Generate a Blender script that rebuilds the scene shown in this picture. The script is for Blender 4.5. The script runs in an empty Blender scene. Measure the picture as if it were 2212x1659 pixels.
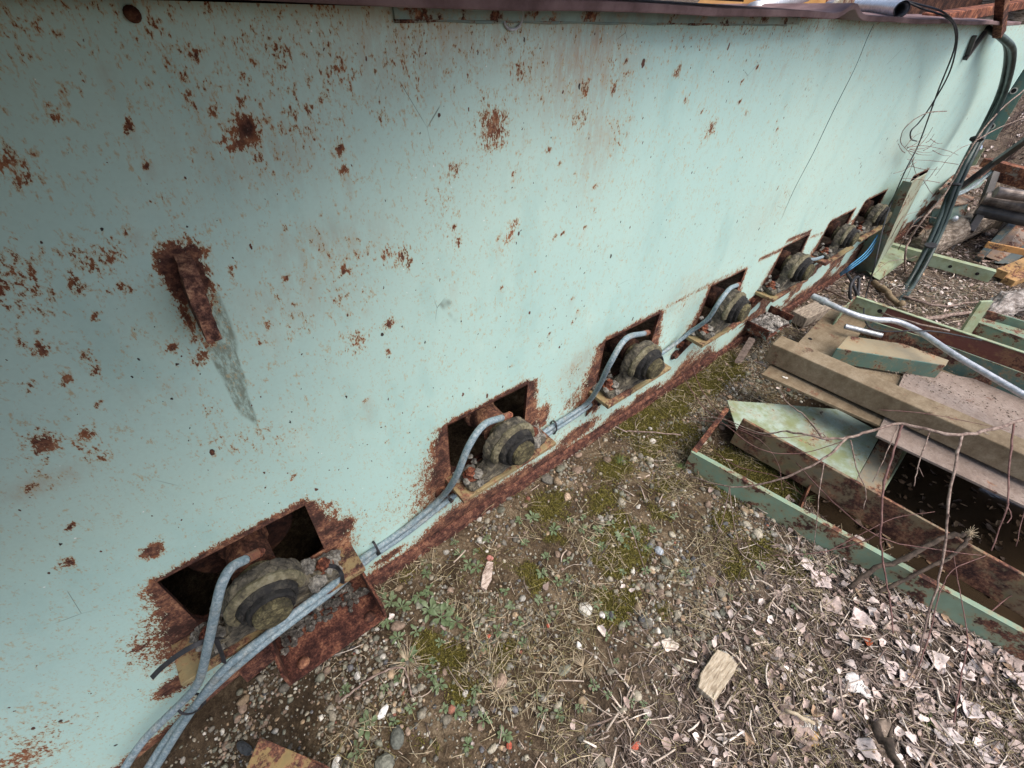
import bpy, bmesh, math, random
import numpy as np
from mathutils import Vector, Matrix, noise as mnoise
random.seed(7); RNG = np.random.default_rng(11)
SC = bpy.context.scene
COL = SC.collection
rad = math.radians

# ------------------------------------------------------------------ camera
# photo read at 2212 x 1659; wall plane is y = 0, x runs along the wall, z up
FOC = 980.0
PITCH, ROLL, YAW = rad(41.1), rad(3.45), rad(48.6)
CAM = np.array([0.0, -0.8, 1.5])
_h = np.array([math.cos(YAW), math.sin(YAW), 0]); _r = np.array([math.sin(YAW), -math.cos(YAW), 0]); _z = np.array([0, 0, 1.0])
FWD = _h * math.cos(PITCH) - _z * math.sin(PITCH); _u = np.cross(_r, FWD)
RGT = _r * math.cos(ROLL) + _u * math.sin(ROLL); UPV = -_r * math.sin(ROLL) + _u * math.cos(ROLL)
cam = bpy.data.cameras.new('camera'); camo = bpy.data.objects.new('camera', cam); COL.objects.link(camo)
cam.sensor_width = 36; cam.lens = 36 * FOC / 2212; cam.clip_start = 0.02; cam.clip_end = 500
mw = Matrix.Identity(4)
for i in range(3):
    mw[i][0], mw[i][1], mw[i][2], mw[i][3] = RGT[i], UPV[i], -FWD[i], CAM[i]
camo.matrix_world = mw
SC.camera = camo

# ------------------------------------------------------------------ light
SUN_EL, SUN_AZ = rad(60), rad(-78)          # azimuth from +x, counter-clockwise: behind the photographer
w = bpy.data.worlds.new('World'); SC.world = w; w.use_nodes = True
wn = w.node_tree; bg = wn.nodes['Background']
sky = wn.nodes.new('ShaderNodeTexSky'); sky.sky_type = 'NISHITA'; sky.sun_disc = False
sky.sun_elevation = SUN_EL; sky.sun_rotation = rad(90) - SUN_AZ
sky.air_density = 1.0; sky.dust_density = 4.0; sky.ozone_density = 1.0
wn.links.new(sky.outputs[0], bg.inputs[0]); bg.inputs[1].default_value = 0.13
sl = bpy.data.lights.new('sun', 'SUN'); sl.energy = 1.3; sl.angle = rad(50); sl.color = (1, 0.95, 0.88)
so = bpy.data.objects.new('sun', sl); COL.objects.link(so)
sd = Vector((math.cos(SUN_EL) * math.cos(SUN_AZ), math.cos(SUN_EL) * math.sin(SUN_AZ), math.sin(SUN_EL)))
so.rotation_euler = sd.to_track_quat('Z', 'Y').to_euler()
SC.view_settings.view_transform = 'Standard'; SC.view_settings.look = 'None'
SC.view_settings.gamma = 1; SC.view_settings.use_curve_mapping = False
SC.view_settings.exposure = 1.02
SC.render.engine = 'CYCLES'

# ------------------------------------------------------------------ reading points off the photo onto real planes
def ray(px, py):
    return RGT * (px - 1106) / FOC + UPV * (829.5 - py) / FOC + FWD
def gp(px, py, z=-0.03):                       # point at height z
    d = ray(px, py); return CAM + d * ((z - CAM[2]) / d[2])
def wp(px, py, off=0.0):                       # point off metres in front of the wall plane
    d = ray(px, py); return CAM + d * ((-off - CAM[1]) / d[1])
def xp(px, py, x):                             # point on the plane x = const
    d = ray(px, py); return CAM + d * ((x - CAM[0]) / d[0])
def projv(P):
    v = np.asarray(P, float) - CAM; d = v @ FWD
    return 1106 + FOC * (v @ RGT) / d, 829.5 - FOC * (v @ UPV) / d

# ------------------------------------------------------------------ numpy value noise
_perm = np.random.default_rng(3).random((256, 256))
def vnoise(x, y):
    xi = np.floor(x).astype(int); yi = np.floor(y).astype(int); fx = x - xi; fy = y - yi
    fx = fx * fx * (3 - 2 * fx); fy = fy * fy * (3 - 2 * fy)
    g = lambda a, b: _perm[a & 255, b & 255]
    return (g(xi, yi) * (1 - fx) + g(xi + 1, yi) * fx) * (1 - fy) + (g(xi, yi + 1) * (1 - fx) + g(xi + 1, yi + 1) * fx) * fy
def fbm(x, y, o=4):
    s = 0; a = 0.5
    for i in range(o):
        s = s + a * vnoise(x * 2 ** i + 17 * i, y * 2 ** i + 31 * i); a *= 0.5
    return s
def sstep(a, b, x):
    t = np.clip((x - a) / (b - a), 0, 1); return t * t * (3 - 2 * t)

# ------------------------------------------------------------------ material helper
class M:
    def __init__(s, name, rough=0.8, metal=0.0, spec=0.35):
        s.m = bpy.data.materials.new(name); s.m.use_nodes = True
        s.t = s.m.node_tree; s.b = s.t.nodes['Principled BSDF']
        s.b.inputs['Roughness'].default_value = rough; s.b.inputs['Metallic'].default_value = metal
        s.b.inputs['Specular IOR Level'].default_value = spec
        s._c = None
    def put(s, sock, v):
        if v is None: return
        if hasattr(v, 'is_output'): s.t.links.new(v, sock)
        elif isinstance(v, (tuple, list)) and len(v) == 3 and sock.type == 'RGBA': sock.default_value = (*v, 1)
        else: sock.default_value = v
    def coord(s, rnd=True):
        if s._c is None:
            tc = s.t.nodes.new('ShaderNodeTexCoord'); s._c = tc.outputs['Object']
            if rnd:
                oi = s.t.nodes.new('ShaderNodeObjectInfo'); vm = s.t.nodes.new('ShaderNodeVectorMath'); vm.operation = 'MULTIPLY_ADD'
                s.t.links.new(oi.outputs['Random'], vm.inputs[0]); vm.inputs[1].default_value = (7.3, 3.1, 5.7); s.t.links.new(s._c, vm.inputs[2])
                s._c = vm.outputs[0]
        return s._c
    def scaled(s, sc):
        vm = s.t.nodes.new('ShaderNodeVectorMath'); vm.operation = 'MULTIPLY'
        s.t.links.new(s.coord(), vm.inputs[0]); vm.inputs[1].default_value = sc; return vm.outputs[0]
    def noise(s, scale, det=6, ro=0.6, vec=None, dist=0.0, col=False):
        n = s.t.nodes.new('ShaderNodeTexNoise'); s.put(n.inputs['Vector'], vec or s.coord())
        n.inputs['Scale'].default_value = scale; n.inputs['Detail'].default_value = det; n.inputs['Roughness'].default_value = ro
        n.inputs['Distortion'].default_value = dist
        return n.outputs['Color' if col else 'Fac']
    def vor(s, scale, vec=None, feat='F1', rnd=1.0):
        n = s.t.nodes.new('ShaderNodeTexVoronoi'); n.feature = feat; s.put(n.inputs['Vector'], vec or s.coord())
        n.inputs['Scale'].default_value = scale; n.inputs['Randomness'].default_value = rnd; return n
    def math(s, op, a, b=None, c=None, clamp=False):
        n = s.t.nodes.new('ShaderNodeMath'); n.operation = op; n.use_clamp = clamp
        s.put(n.inputs[0], a); s.put(n.inputs[1], b); s.put(n.inputs[2], c); return n.outputs[0]
    def step(s, x, a, b, lo=0.0, hi=1.0):
        n = s.t.nodes.new('ShaderNodeMapRange'); n.interpolation_type = 'SMOOTHSTEP'
        s.put(n.inputs[0], x); s.put(n.inputs[1], a); s.put(n.inputs[2], b); s.put(n.inputs[3], lo); s.put(n.inputs[4], hi); return n.outputs[0]
    def ramp(s, f, *st):
        n = s.t.nodes.new('ShaderNodeValToRGB'); s.put(n.inputs[0], f); e = n.color_ramp.elements
        while len(e) < len(st): e.new(0.5)
        for k, (p, c) in enumerate(st): e[k].position = p; e[k].color = (*c, 1)
        return n.outputs[0]
    def mix(s, f, a, b, mode='MIX'):
        n = s.t.nodes.new('ShaderNodeMix'); n.data_type = 'RGBA'; n.blend_type = mode
        s.put(n.inputs[0], f); s.put(n.inputs[6], a); s.put(n.inputs[7], b); return n.outputs[2]
    def attr(s, name, out='Fac'):
        n = s.t.nodes.new('ShaderNodeAttribute'); n.attribute_name = name; return n.outputs[out]
    def bump(s, h, st=0.5, d=0.002):
        n = s.t.nodes.new('ShaderNodeBump'); s.put(n.inputs['Height'], h); n.inputs['Strength'].default_value = st; n.inputs['Distance'].default_value = d
        s.t.links.new(n.outputs[0], s.b.inputs['Normal'])
    def color(s, c): s.put(s.b.inputs['Base Color'], c)
    def rough(s, c): s.put(s.b.inputs['Roughness'], c)

RUST = ((0.2, (0.040, 0.019, 0.015)), (0.42, (0.094, 0.041, 0.029)), (0.58, (0.152, 0.067, 0.043)), (0.74, (0.245, 0.115, 0.066)), (0.92, (0.37, 0.21, 0.12)))
def rustcol(m, sc=1.0):
    a = m.noise(14 * sc, 10, 0.7); b = m.noise(90 * sc, 6, 0.7)
    f = m.math('ADD', m.math('MULTIPLY', a, 0.62), m.math('MULTIPLY', b, 0.38))
    return m.ramp(m.step(f, 0.33, 0.68), *RUST), f

def m_paint(name, paint, amt=0.45, sc=1.0, dirt=0.3, dirtcol=(0.10, 0.085, 0.06), moss=0.0, spread=0.025):
    """painted steel that rusts through; amt 0..1 of the surface is bare rust"""
    m = M(name, 0.62)
    rc, rf = rustcol(m, sc)
    a = m.noise(5 * sc, 10, 0.62, dist=0.3); b = m.noise(38 * sc, 8, 0.7)
    f = m.math('ADD', m.math('MULTIPLY', a, 0.65), m.math('MULTIPLY', b, 0.35))
    t = 0.38 + 0.24 * (1 - amt)
    mask = m.step(f, t - spread, t + spread)
    halo = m.step(f, t - spread * 3.5, t)
    pv = m.mix(m.step(m.noise(2.5 * sc, 5), 0.35, 0.65), paint, tuple(c * 0.78 for c in paint))
    pv = m.mix(m.math('MULTIPLY', m.step(m.noise(9 * sc, 9, 0.7), 0.42, 0.7), dirt), pv, dirtcol)
    pv = m.mix(m.math('MULTIPLY', halo, 0.3), pv, (0.40, 0.24, 0.10))
    if moss: pv = m.mix(m.math('MULTIPLY', m.step(m.noise(7 * sc, 8, 0.7), 0.45, 0.62), moss), pv, (0.17, 0.19, 0.06))
    m.color(m.mix(mask, pv, rc)); m.rough(m.step(mask, 0, 1, 0.5, 0.92))
    m.bump(m.math('ADD', m.math('MULTIPLY', rf, mask), m.math('MULTIPLY', mask, -0.4)), 0.6, 0.004)
    return m.m
def m_rust(name, tint=(1, 1, 1), sc=1.0, paint=None, bump=0.006):
    m = M(name, 0.92, spec=0.2); rc, rf = rustcol(m, sc)
    c = m.mix(1.0, rc, tint, 'MULTIPLY')
    if paint: c = m.mix(m.step(m.noise(11 * sc, 9, 0.7), 0.56, 0.62), c, paint)
    m.color(c); m.bump(rf, 0.8, bump); return m.m
def m_plain(name, c1, c2, sc=20, rough=0.8, bump=0.3, bd=0.002, metal=0.0, spec=0.35, c3=None, stretch=None):
    m = M(name, rough, metal, spec); v = m.scaled(stretch) if stretch else None
    f = m.noise(sc, 8, 0.65, vec=v)
    c = m.ramp(m.step(f, 0.32, 0.68), (0, c1), (1, c2)) if c3 is None else m.ramp(m.step(f, 0.3, 0.7), (0, c1), (0.5, c2), (1, c3))
    m.color(c); m.bump(f, bump, bd); return m.m
def m_attr(name, rough=0.85, sc=60, var=0.35, bump=0.4, bd=0.002, spec=0.3, stretch=None):
    m = M(name, rough, spec=spec); f = m.noise(sc, 6, 0.7, vec=m.scaled(stretch) if stretch else None)
    k = m.step(f, 0.3, 0.7, 1 - var, 1 + var)
    m.color(m.mix(1.0, m.attr('tint', 'Color'), k, 'MULTIPLY')); m.bump(f, bump, bd); return m.m

# ------------------------------------------------------------------ mesh helper
ORG = {}
class MB:
    def __init__(s): s.v = []; s.f = []
    def add(s, vs, fs):
        o = len(s.v); s.v += [tuple(map(float, v)) for v in vs]; s.f += [tuple(i + o for i in f) for f in fs]; return s
    def prism(s, poly, vec):                    # polygon (list of 3d points) extruded along vec
        n = len(poly); P = [np.asarray(p, float) for p in poly]; vec = np.asarray(vec, float)
        return s.add(P + [p + vec for p in P], [tuple(range(n))[::-1], tuple(range(n, 2 * n))] + [(i, (i + 1) % n, (i + 1) % n + n, i + n) for i in range(n)])
    def box(s, lo, hi):
        (a, b, c), (d, e, f) = lo, hi
        return s.prism([(a, b, c), (d, b, c), (d, e, c), (a, e, c)], (0, 0, f - c))
    def bar(s, p, q, w, h, up=(0, 0, 1), roll=0):      # rectangular bar from p to q
        p = np.asarray(p, float); q = np.asarray(q, float); d = (q - p) / np.linalg.norm(q - p)
        u = np.asarray(up, float); sx = np.cross(d, u); sx /= np.linalg.norm(sx); u = np.cross(sx, d)
        if roll: sx, u = sx * math.cos(roll) + u * math.sin(roll), -sx * math.sin(roll) + u * math.cos(roll)
        return s.prism([p + sx * w / 2 + u * h / 2, p - sx * w / 2 + u * h / 2, p - sx * w / 2 - u * h / 2, p + sx * w / 2 - u * h / 2], q - p)
    def tube(s, pts, r, n=8, caps=True):
        P = [np.asarray(p, float) for p in pts]; k = len(P)
        R = r if hasattr(r, '__len__') else [r] * k
        vs = []; ref = None
        for i in range(k):
            d = P[min(i + 1, k - 1)] - P[max(i - 1, 0)]; d = d / (np.linalg.norm(d) + 1e-9)
            if ref is None:
                ref = np.cross(d, (0.1, 0.2, 1)); 
                if np.linalg.norm(ref) < 1e-3: ref = np.cross(d, (1, 0, 0))
            ref = ref - d * (ref @ d); ref /= (np.linalg.norm(ref) + 1e-9); o = np.cross(d, ref)
            for j in range(n):
                a = 2 * math.pi * j / n; vs.append(P[i] + (ref * math.cos(a) + o * math.sin(a)) * R[i])
        fs = [(i * n + j, i * n + (j + 1) % n, (i + 1) * n + (j + 1) % n, (i + 1) * n + j) for i in range(k - 1) for j in range(n)]
        if caps: fs += [tuple(range(n))[::-1], tuple(range((k - 1) * n, k * n))]
        return s.add(vs, fs)
    def lathe(s, prof, c, ax, n=24, cap=True):         # prof: (radius, distance along axis)
        c = np.asarray(c, float); ax = np.asarray(ax, float); ax /= np.linalg.norm(ax)
        a = np.cross(ax, (0, 0, 1.0)); 
        if np.linalg.norm(a) < 1e-3: a = np.array((1.0, 0, 0))
        a /= np.linalg.norm(a); b = np.cross(ax, a); vs = []
        for r, h in prof:
            for j in range(n):
                t = 2 * math.pi * j / n; vs.append(c + ax * h + (a * math.cos(t) + b * math.sin(t)) * r)
        k = len(prof)
        fs = [(i * n + j, i * n + (j + 1) % n, (i + 1) * n + (j + 1) % n, (i + 1) * n + j) for i in range(k - 1) for j in range(n)]
        if cap: fs += [tuple(range(n))[::-1], tuple(range((k - 1) * n, k * n))]
        return s.add(vs, fs)
    def build(s, name, mat, parent=None, smooth=False, bevel=0, rough=None, tint=None, seg=2, fix=True):
        me = bpy.data.meshes.new(name); org = np.zeros(3)
        if parent is not None: org = ORG.get(parent.name, np.zeros(3))
        me.from_pydata([tuple(np.asarray(v) - org) for v in s.v], [], s.f); me.update()
        if fix:
            bm = bmesh.new(); bm.from_mesh(me); bmesh.ops.recalc_face_normals(bm, faces=bm.faces); bm.to_mesh(me); bm.free()
        if tint is not None:
            at = me.color_attributes.new('tint', 'FLOAT_COLOR', 'POINT'); at.data.foreach_set('color', np.asarray(tint, np.float32).ravel())
        o = bpy.data.objects.new(name, me); COL.objects.link(o); me.materials.append(mat)
        if parent is not None:
            o.parent = parent; ORG[o.name] = org
        if smooth: me.polygons.foreach_set('use_smooth', [True] * len(me.polygons))
        if bevel:
            b = o.modifiers.new('bevel', 'BEVEL'); b.width = bevel; b.segments = seg; b.limit_method = 'ANGLE'; b.angle_limit = rad(35)
        if rough:                                # (levels, amplitude, size): crusted, uneven surface
            lv, am, sz = rough
            sm = o.modifiers.new('subdiv', 'SUBSURF'); sm.subdivision_type = 'SIMPLE'; sm.levels = lv; sm.render_levels = lv
            tx = bpy.data.textures.get('crust%g' % sz) or bpy.data.textures.new('crust%g' % sz, 'CLOUDS')
            tx.noise_scale = sz; tx.noise_depth = 4
            dm = o.modifiers.new('crust', 'DISPLACE'); dm.texture = tx; dm.strength = am; dm.mid_level = 0.5; dm.texture_coords = 'LOCAL'
        return o

def tag(o, label, cat=None, group=None, kind=None):
    if label: o['label'] = label
    if cat: o['category'] = cat
    if group: o['group'] = group
    if kind: o['kind'] = kind
    return o
def thing(name, label, cat, loc=(0, 0, 0), group=None):
    o = bpy.data.objects.new(name, None); COL.objects.link(o); o.location = tuple(map(float, loc)); o.empty_display_size = 0.05
    ORG[o.name] = np.asarray(loc, float); return tag(o, label, cat, group)
def dup(root, loc, label, rz=0.0, sc=1.0):
    def rec(o, par):
        c = o.copy(); COL.objects.link(c)
        if par is not None: c.parent = par
        for k in [x for x in bpy.data.objects if x.parent == o and x not in new]:
            new.add(rec(k, c))
        return c
    new = set(); r = rec(root, None); r.location = tuple(map(float, loc)); r.rotation_euler = (0, 0, rz); r.scale = (sc,) * 3
    r['label'] = label; return r
def spl(pts, n=8):                               # smooth curve through points
    P = [np.asarray(p, float) for p in pts]; P = [2 * P[0] - P[1]] + P + [2 * P[-1] - P[-2]]; o = []
    for i in range(1, len(P) - 2):
        for k in range(n):
            t = k / n; a, b, c, d = P[i - 1:i + 3]
            o.append(0.5 * (2 * b + (c - a) * t + (2 * a - 5 * b + 4 * c - d) * t * t + (3 * b - a - 3 * c + d) * t ** 3))
    return o + [P[-2]]

# ------------------------------------------------------------------ materials
MINT = (0.37, 0.545, 0.475)
m_dark = m_rust('dark_rust', (0.4, 0.37, 0.38))
m_r = m_rust('rust_brown'); m_r2 = m_rust('rust_flaking', (1.25, 1.0, 0.9), 1.6, bump=0.01)
m_flange = m_plain('flange_rust', (.085, .050, .048), (.16, .10, .098), 7, .9, .4, .003, c3=(.23, .155, .15))
m_shelf = m_paint('shelf_steel', (0.24, 0.205, 0.11), 0.52, 2.0, 0.6, (0.12, 0.095, 0.06), spread=.04)
m_bolt = m_rust('bolt_rust', (1.5, 1.0, 0.8), 3)
m_blackrub = m_plain('black_rubber', (0.012, 0.013, 0.015), (0.035, 0.035, 0.04), 40, 0.6)
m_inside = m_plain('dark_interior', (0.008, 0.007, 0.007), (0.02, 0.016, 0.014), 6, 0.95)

# ------------------------------------------------------------------ THE GREEN MACHINE SIDE
XL, XR, ZT = -2.2, 5.9, 1.47
OPEN = []   # x0, x1, z0, z1
def orect(tl, tr, zb):
    a = wp(*tl); b = wp(*tr); return [a[0], b[0], zb, (a[2] + b[2]) / 2]
SHZ = [0.272, 0.300, 0.325, 0.345, 0.360, 0.400, 0.428]
OPEN = [orect((340, 1258), (658, 1090), 0.285), orect((967, 918), (1140, 830), 0.31), orect((1310, 735), (1425, 678), 0.335),
        orect((1535, 622), (1612, 578), 0.352), orect((1690, 537), (1748, 505), 0.368), [3.01, 3.35, 0.412, 0.591], [3.49, 3.842, 0.44, 0.616]]
for o in OPEN[:3]: pass
OPEN.append([4.35, 4.68, 0.45, OPEN[6][3] + 0.01])
def zbot(x): return np.interp(x, [-2.2, -0.9, -0.4, -0.17, 0.17, 5.9], [-0.3, -0.22, -0.083, -0.015, 0.005, 0.01])

def lines(lo, hi, st, extra):
    L = list(np.arange(lo, hi, st)) + [hi]; L = [x for x in L if all(abs(x - e) > st * 0.45 for e in extra)] + list(extra); return np.array(sorted(L))
xs = lines(XL, -0.9, 0.05, [])[:-1]; xs = np.concatenate([xs, lines(-0.9, 3.0, 0.0125, [e for o in OPEN for e in o[:2] if e < 2.99]), lines(3.0, XR, 0.025, [e for o in OPEN for e in o[:2] if e > 3.01])[1:]])
rows = 140
def build_wall(root):
    zrel = np.linspace(0, 1, rows)
    X = xs; nx = len(X); V = np.zeros((nx, rows, 3)); V[:, :, 0] = X[:, None]
    zb = zbot(X)
    for i in range(nx):
        V[i, :, 2] = zb[i] + (ZT - zb[i]) * zrel
    # snap rows to opening tops and bottoms
    keep = np.ones((nx - 1, rows - 1), bool)
    for (x0, x1, z0, z1) in OPEN:
        i0 = int(np.argmin(abs(X - x0))); i1 = int(np.argmin(abs(X - x1)))
        j0 = int(np.argmin(abs(V[i0, :, 2] - z0))); j1 = int(np.argmin(abs(V[i0, :, 2] - z1)))
        for i in range(i0, i1 + 1): V[i, j0, 2] = z0; V[i, j1, 2] = z1
        V[i0, j0:j1 + 1, 0] = x0; V[i1, j0:j1 + 1, 0] = x1
        keep[i0:i1, j0:j1] = False
    # slight oil-canning of the plate
    xx, zz = V[:, :, 0], V[:, :, 2]
    V[:, :, 1] = 0.013 * (fbm(xx * 1.3 + 5, zz * 1.7 + 3, 2) - 0.37) * sstep(0, 0.15, ZT - zz)
    idx = np.arange(nx * rows).reshape(nx, rows)
    F = [(idx[i, j], idx[i + 1, j], idx[i + 1, j + 1], idx[i, j + 1]) for i in range(nx - 1) for j in range(rows - 1) if keep[i, j]]
    # ---- how rusted each spot is
    D = np.zeros((nx, rows)); G = np.zeros((nx, rows)); S = np.zeros((nx, rows))
    def blob(px, py, rx, rz, st, fld=D, p=1.0):
        c = wp(px, py); d = ((xx - c[0]) / rx) ** 2 + ((zz - c[2]) / rz) ** 2
        fld[:] = np.maximum(fld, st * np.exp(-d ** p))
    for px, py, r, st in [(530, 290, .026, .8), (515, 300, .05, .4), (535, 268, .012, .95), (500, 310, .010, .9), (457, 248, .008, .95), (555, 345, .012, .5), (590, 310, .05, .3), (470, 340, .04, .25), (650, 270, .06, .33), (730, 250, .03, .25), (820, 248, .03, .3),
                          (1065, 275, .042, .78), (1065, 278, .022, .95), (1050, 262, .06, .45), (720, 150, .07, .34), (600, 120, .09, .33), (360, 150, .07, .28), (610, 125, .012, .6), (900, 70, .10, .36), (850, 110, .06, .36), (1000, 40, .12, .30), (880, 100, .05, .4),
                          (1120, 155, .018, .55), (1265, 190, .017, .8), (1465, 155, .018, .6), (1260, 262, .022, .5), (1330, 40, .2, .22), (1150, 90, .12, .30), (1250, 250, .05, .28), (1330, 290, .06, .25), (1540, 275, .022, .75), (1530, 285, .05, .35), (1485, 213, .012, .5),
                          (870, 550, .018, .85), (880, 570, .012, .8), (835, 548, .012, .6), (840, 700, .014, .85), (800, 560, .05, .26), (690, 515, .03, .34), (985, 500, .025, .4), (1100, 515, .02, .55), (1115, 480, .012, .5), (950, 450, .05, .3), (980, 370, .02, .55), (970, 530, .04, .3), (760, 560, .06, .26), (750, 620, .07, .26), (640, 640, .05, .28), (770, 740, .03, .5), (640, 690, .05, .26),
                          (90, 955, .02, .98), (110, 965, .012, .98), (65, 830, .008, .9), (85, 755, .012, .85), (205, 795, .007, .95), (140, 822, .007, .9), (185, 770, .008, .75), (10, 600, .05, .55), (50, 590, .05, .42), (200, 555, .04, .42), (240, 548, .02, .5), (12, 350, .02, .7), (55, 386, .008, .9), (95, 1040, .03, .45), (72, 1055, .01, .85), (190, 935, .014, .6), (210, 980, .018, .5), (372, 752, .009, .95), (437, 770, .014, .8), (455, 885, .018, .45), (900, 1050, .02, .6), (885, 1130, .03, .35), (860, 1070, .05, .25), (590, 950, .06, .28), (500, 960, .05, .24),
                          (80, 1600, .09, .42), (40, 1640, .08, .5), (150, 1140, .008, .8), (1240, 800, .05, .38), (1220, 850, .05, .35), (1150, 880, .03, .35), (1480, 650, .10, .22), (1690, 430, .1, .15)]:
        blob(px, py, r * 0.85, r * 0.95, st * (.95 if r < .015 else .52 if st < .5 else .85))
    for _ in range(190):                         # chips of many sizes, denser to the left
        px = random.uniform(0, 2000) ** 1.0; py = random.uniform(120, 1300)
        c = wp(px, py); r = random.uniform(0.0012, 0.004) * random.choice((1, 1, 1, 1, 2.2))
        if 0.05 < c[2] < 1.45: blob(px, py, r, r * random.uniform(1, 2.2), random.uniform(.55, .95))
    for k, (x0, x1, z0, z1) in enumerate(OPEN):   # corroded rims, spreading at the shelf ends
        dx = np.maximum(np.maximum(x0 - xx, xx - x1), 0); dz = np.maximum(np.maximum(z0 - zz, zz - z1), 0); d = np.hypot(dx, dz)
        wdt = np.where(zz > z1, 0.010, (0.022, 0.034, 0.030, 0.016, 0.014, 0.014, 0.014, 0.01)[k] + 0.06 * sstep(z1, z0 - 0.05, zz)) * (0.75 + fbm(xx * 9, zz * 9) * 1.1) * (0.8 if k > 2 else 1)
        v = 1.05 * np.exp(-(d / wdt) ** 1.6)
        v = np.where(xx > (x0 + x1) / 2, np.where(d < 0.075 * fbm(xx * 14, zz * 14, 2) + 0.04, v * 1.1, v * 0.5), v * 1.05)
        D[:] = np.maximum(D, np.where(zz < z0 - 0.12, v * 0.6, v))
    zb2 = zbot(xx); hb = zz - zb2
    wob = fbm(xx * 4, zz * 3) ; D[:] = np.maximum(D, 1.1 * np.exp(-(hb / (0.035 + 0.30 * np.clip(wob - 0.36, 0, 1) * np.where(xx > 0.28, 1.2, 0.6))) ** 2))
    D[:] = np.maximum(D, 0.22 * np.exp(-(ZT - zz) / 0.05) + 0)
    far = sstep(1.9, 2.4, xx) * (zz < 0.33); D[:] = np.maximum(D, far * 0.7 * (fbm(xx * 5, zz * 12) > 0.48))
    for a, b, st in [((1600, 578), (1440, 665), .35), ((1745, 512), (1640, 560), .8), ((1862, 470), (1752, 512), .5), ((1750, 500), (1700, 520), .9)]:   # streaks along the rail line
        A, B = wp(*a), wp(*b); t = np.clip(((xx - A[0]) * (B[0] - A[0]) + (zz - A[2]) * (B[2] - A[2])) / ((B[0] - A[0]) ** 2 + (B[2] - A[2]) ** 2), 0, 1)
        d = np.hypot(xx - A[0] - t * (B[0] - A[0]), zz - A[2] - t * (B[2] - A[2])); D[:] = np.maximum(D, st * np.exp(-(d / 0.012) ** 2))
    for px, py, rx, rz, st in [(368, 575, .016, .030, 1.3), (380, 545, .018, .016, 1.2), (418, 548, .012, .020, 1.2), (428, 590, .014, .05, 1.0), (385, 620, .014, .03, 1.1), (405, 690, .01, .04, .7), (440, 730, .03, .03, .4)]:
        blob(px, py, rx, rz, st)
    for px, py, rx, rz in [(1250, 935, .13, .045), (1190, 985, .12, .03), (1110, 1045, .10, .022), (930, 1165, .16, .022), (1400, 850, .10, .035), (1330, 900, .08, .05), (1480, 790, .06, .05), (840, 1200, .06, .02), (1000, 1110, .08, .03), (500, 1470, .09, .035), (580, 1420, .07, .03), (1175, 900, .03, .06), (1290, 870, .03, .06), (955, 1080, .03, .05), (700, 1150, .03, .03), (745, 1135, .03, .035), (300, 1400, .02, .012), (330, 1190, .02, .02), (380, 1480, .05, .04)]:
        blob(px, py, rx, rz, 1.02, D, 1.5)
    for _ in range(70):                          # faint orange runs pulled down from rust spots
        px = random.uniform(150, 1750); py = random.uniform(90, 900); c = wp(px, py); L = random.uniform(.02, .11); wd = random.uniform(.003, .010); t = (c[2] - zz) / L
        G[:] = np.maximum(G, np.where((t > 0) & (t < 1), random.uniform(.25, .6) * (1 - t) * np.exp(-((xx - c[0]) / wd) ** 2), 0)); blob(px, py, random.uniform(.003, .007), random.uniform(.003, .007), .8)
    # run-off stain below the stub
    A, B = wp(450, 690), wp(565, 955); t = (A[2] - zz) / (A[2] - B[2]); cx = A[0] + (B[0] - A[0]) * t; wd = 0.024 * (1 - np.clip(t, 0, 1)) + 0.003
    S[:] = np.where((t > -0.15) & (t < 1.02), np.exp(-((xx - cx) / wd) ** 8), 0) * sstep(1.05, 0.6, t)
    # tan bleeding (runs below rust) and chalky wash
    for px, py, rx, rz, st in [(1260, 110, .16, .11, .9), (1290, 300, .08, .12, .5), (900, 60, .2, .08, .6), (700, 530, .12, .05, .4), (1250, 790, .08, .06, .6), (1480, 640, .16, .1, .35), (560, 320, .12, .07, .35), (1000, 60, .3, .06, .6), (650, 640, .12, .06, .3), (90, 1045, .05, .02, .7), (1650, 470, .2, .1, .2), (1960, 300, .4, .2, .25)]:
        blob(px, py, rx, rz, st, G)
    mb = MB(); mb.v = [tuple(p) for p in V.reshape(-1, 3)]; mb.f = F
    # jambs: the plate is 14 mm thick
    jms = []
    for (x0, x1, z0, z1) in OPEN:
        jm = MB(); jms.append(jm)
        c = 0.045
        ring = [(x0, z1), (x1, z1), (x1, z0 + 0.02), (x1 - c * 0.3, z0 + 0.006), (x1 - c, z0), (x0 + c, z0), (x0 + c * 0.3, z0 + 0.012), (x0, z0 + c)]
        n = len(ring)
        jm.add([(x, -0.0015, z) for x, z in ring] + [(x, 0.010, z) for x, z in ring], [(i, (i + 1) % n, (i + 1) % n + n, i + n) for i in range(n)])
        # the rounded lower corners
        jm.add([(x0, -0.0015, z0), (x0 + c, -0.0015, z0), (x0 + c * 0.3, -0.0015, z0 + 0.012), (x0, -0.0015, z0 + c)], [(0, 1, 2), (0, 2, 3)])
        jm.add([(x1, -0.0015, z0), (x1, -0.0015, z0 + 0.02), (x1 - c * 0.3, -0.0015, z0 + 0.006), (x1 - c, -0.0015, z0)], [(0, 1, 2), (0, 2, 3)])
    # material
    m = M('weathered_mint_paint', 0.6, spec=0.3); m.coord(False)
    dens = m.attr('rust'); gr = m.attr('bleed'); stn = m.attr('stain')
    st1 = m.scaled((1, 1, 0.55))
    a = m.noise(95, 6, 0.7, vec=st1); b = m.noise(300, 4, 0.65, vec=st1); c5 = m.noise(22, 5, 0.6)
    nz = m.math('ADD', m.math('ADD', m.math('MULTIPLY', a, 0.45), m.math('MULTIPLY', b, 0.40)), m.math('MULTIPLY', c5, 0.15))
    nz = m.step(nz, 0.36, 0.66)
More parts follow.
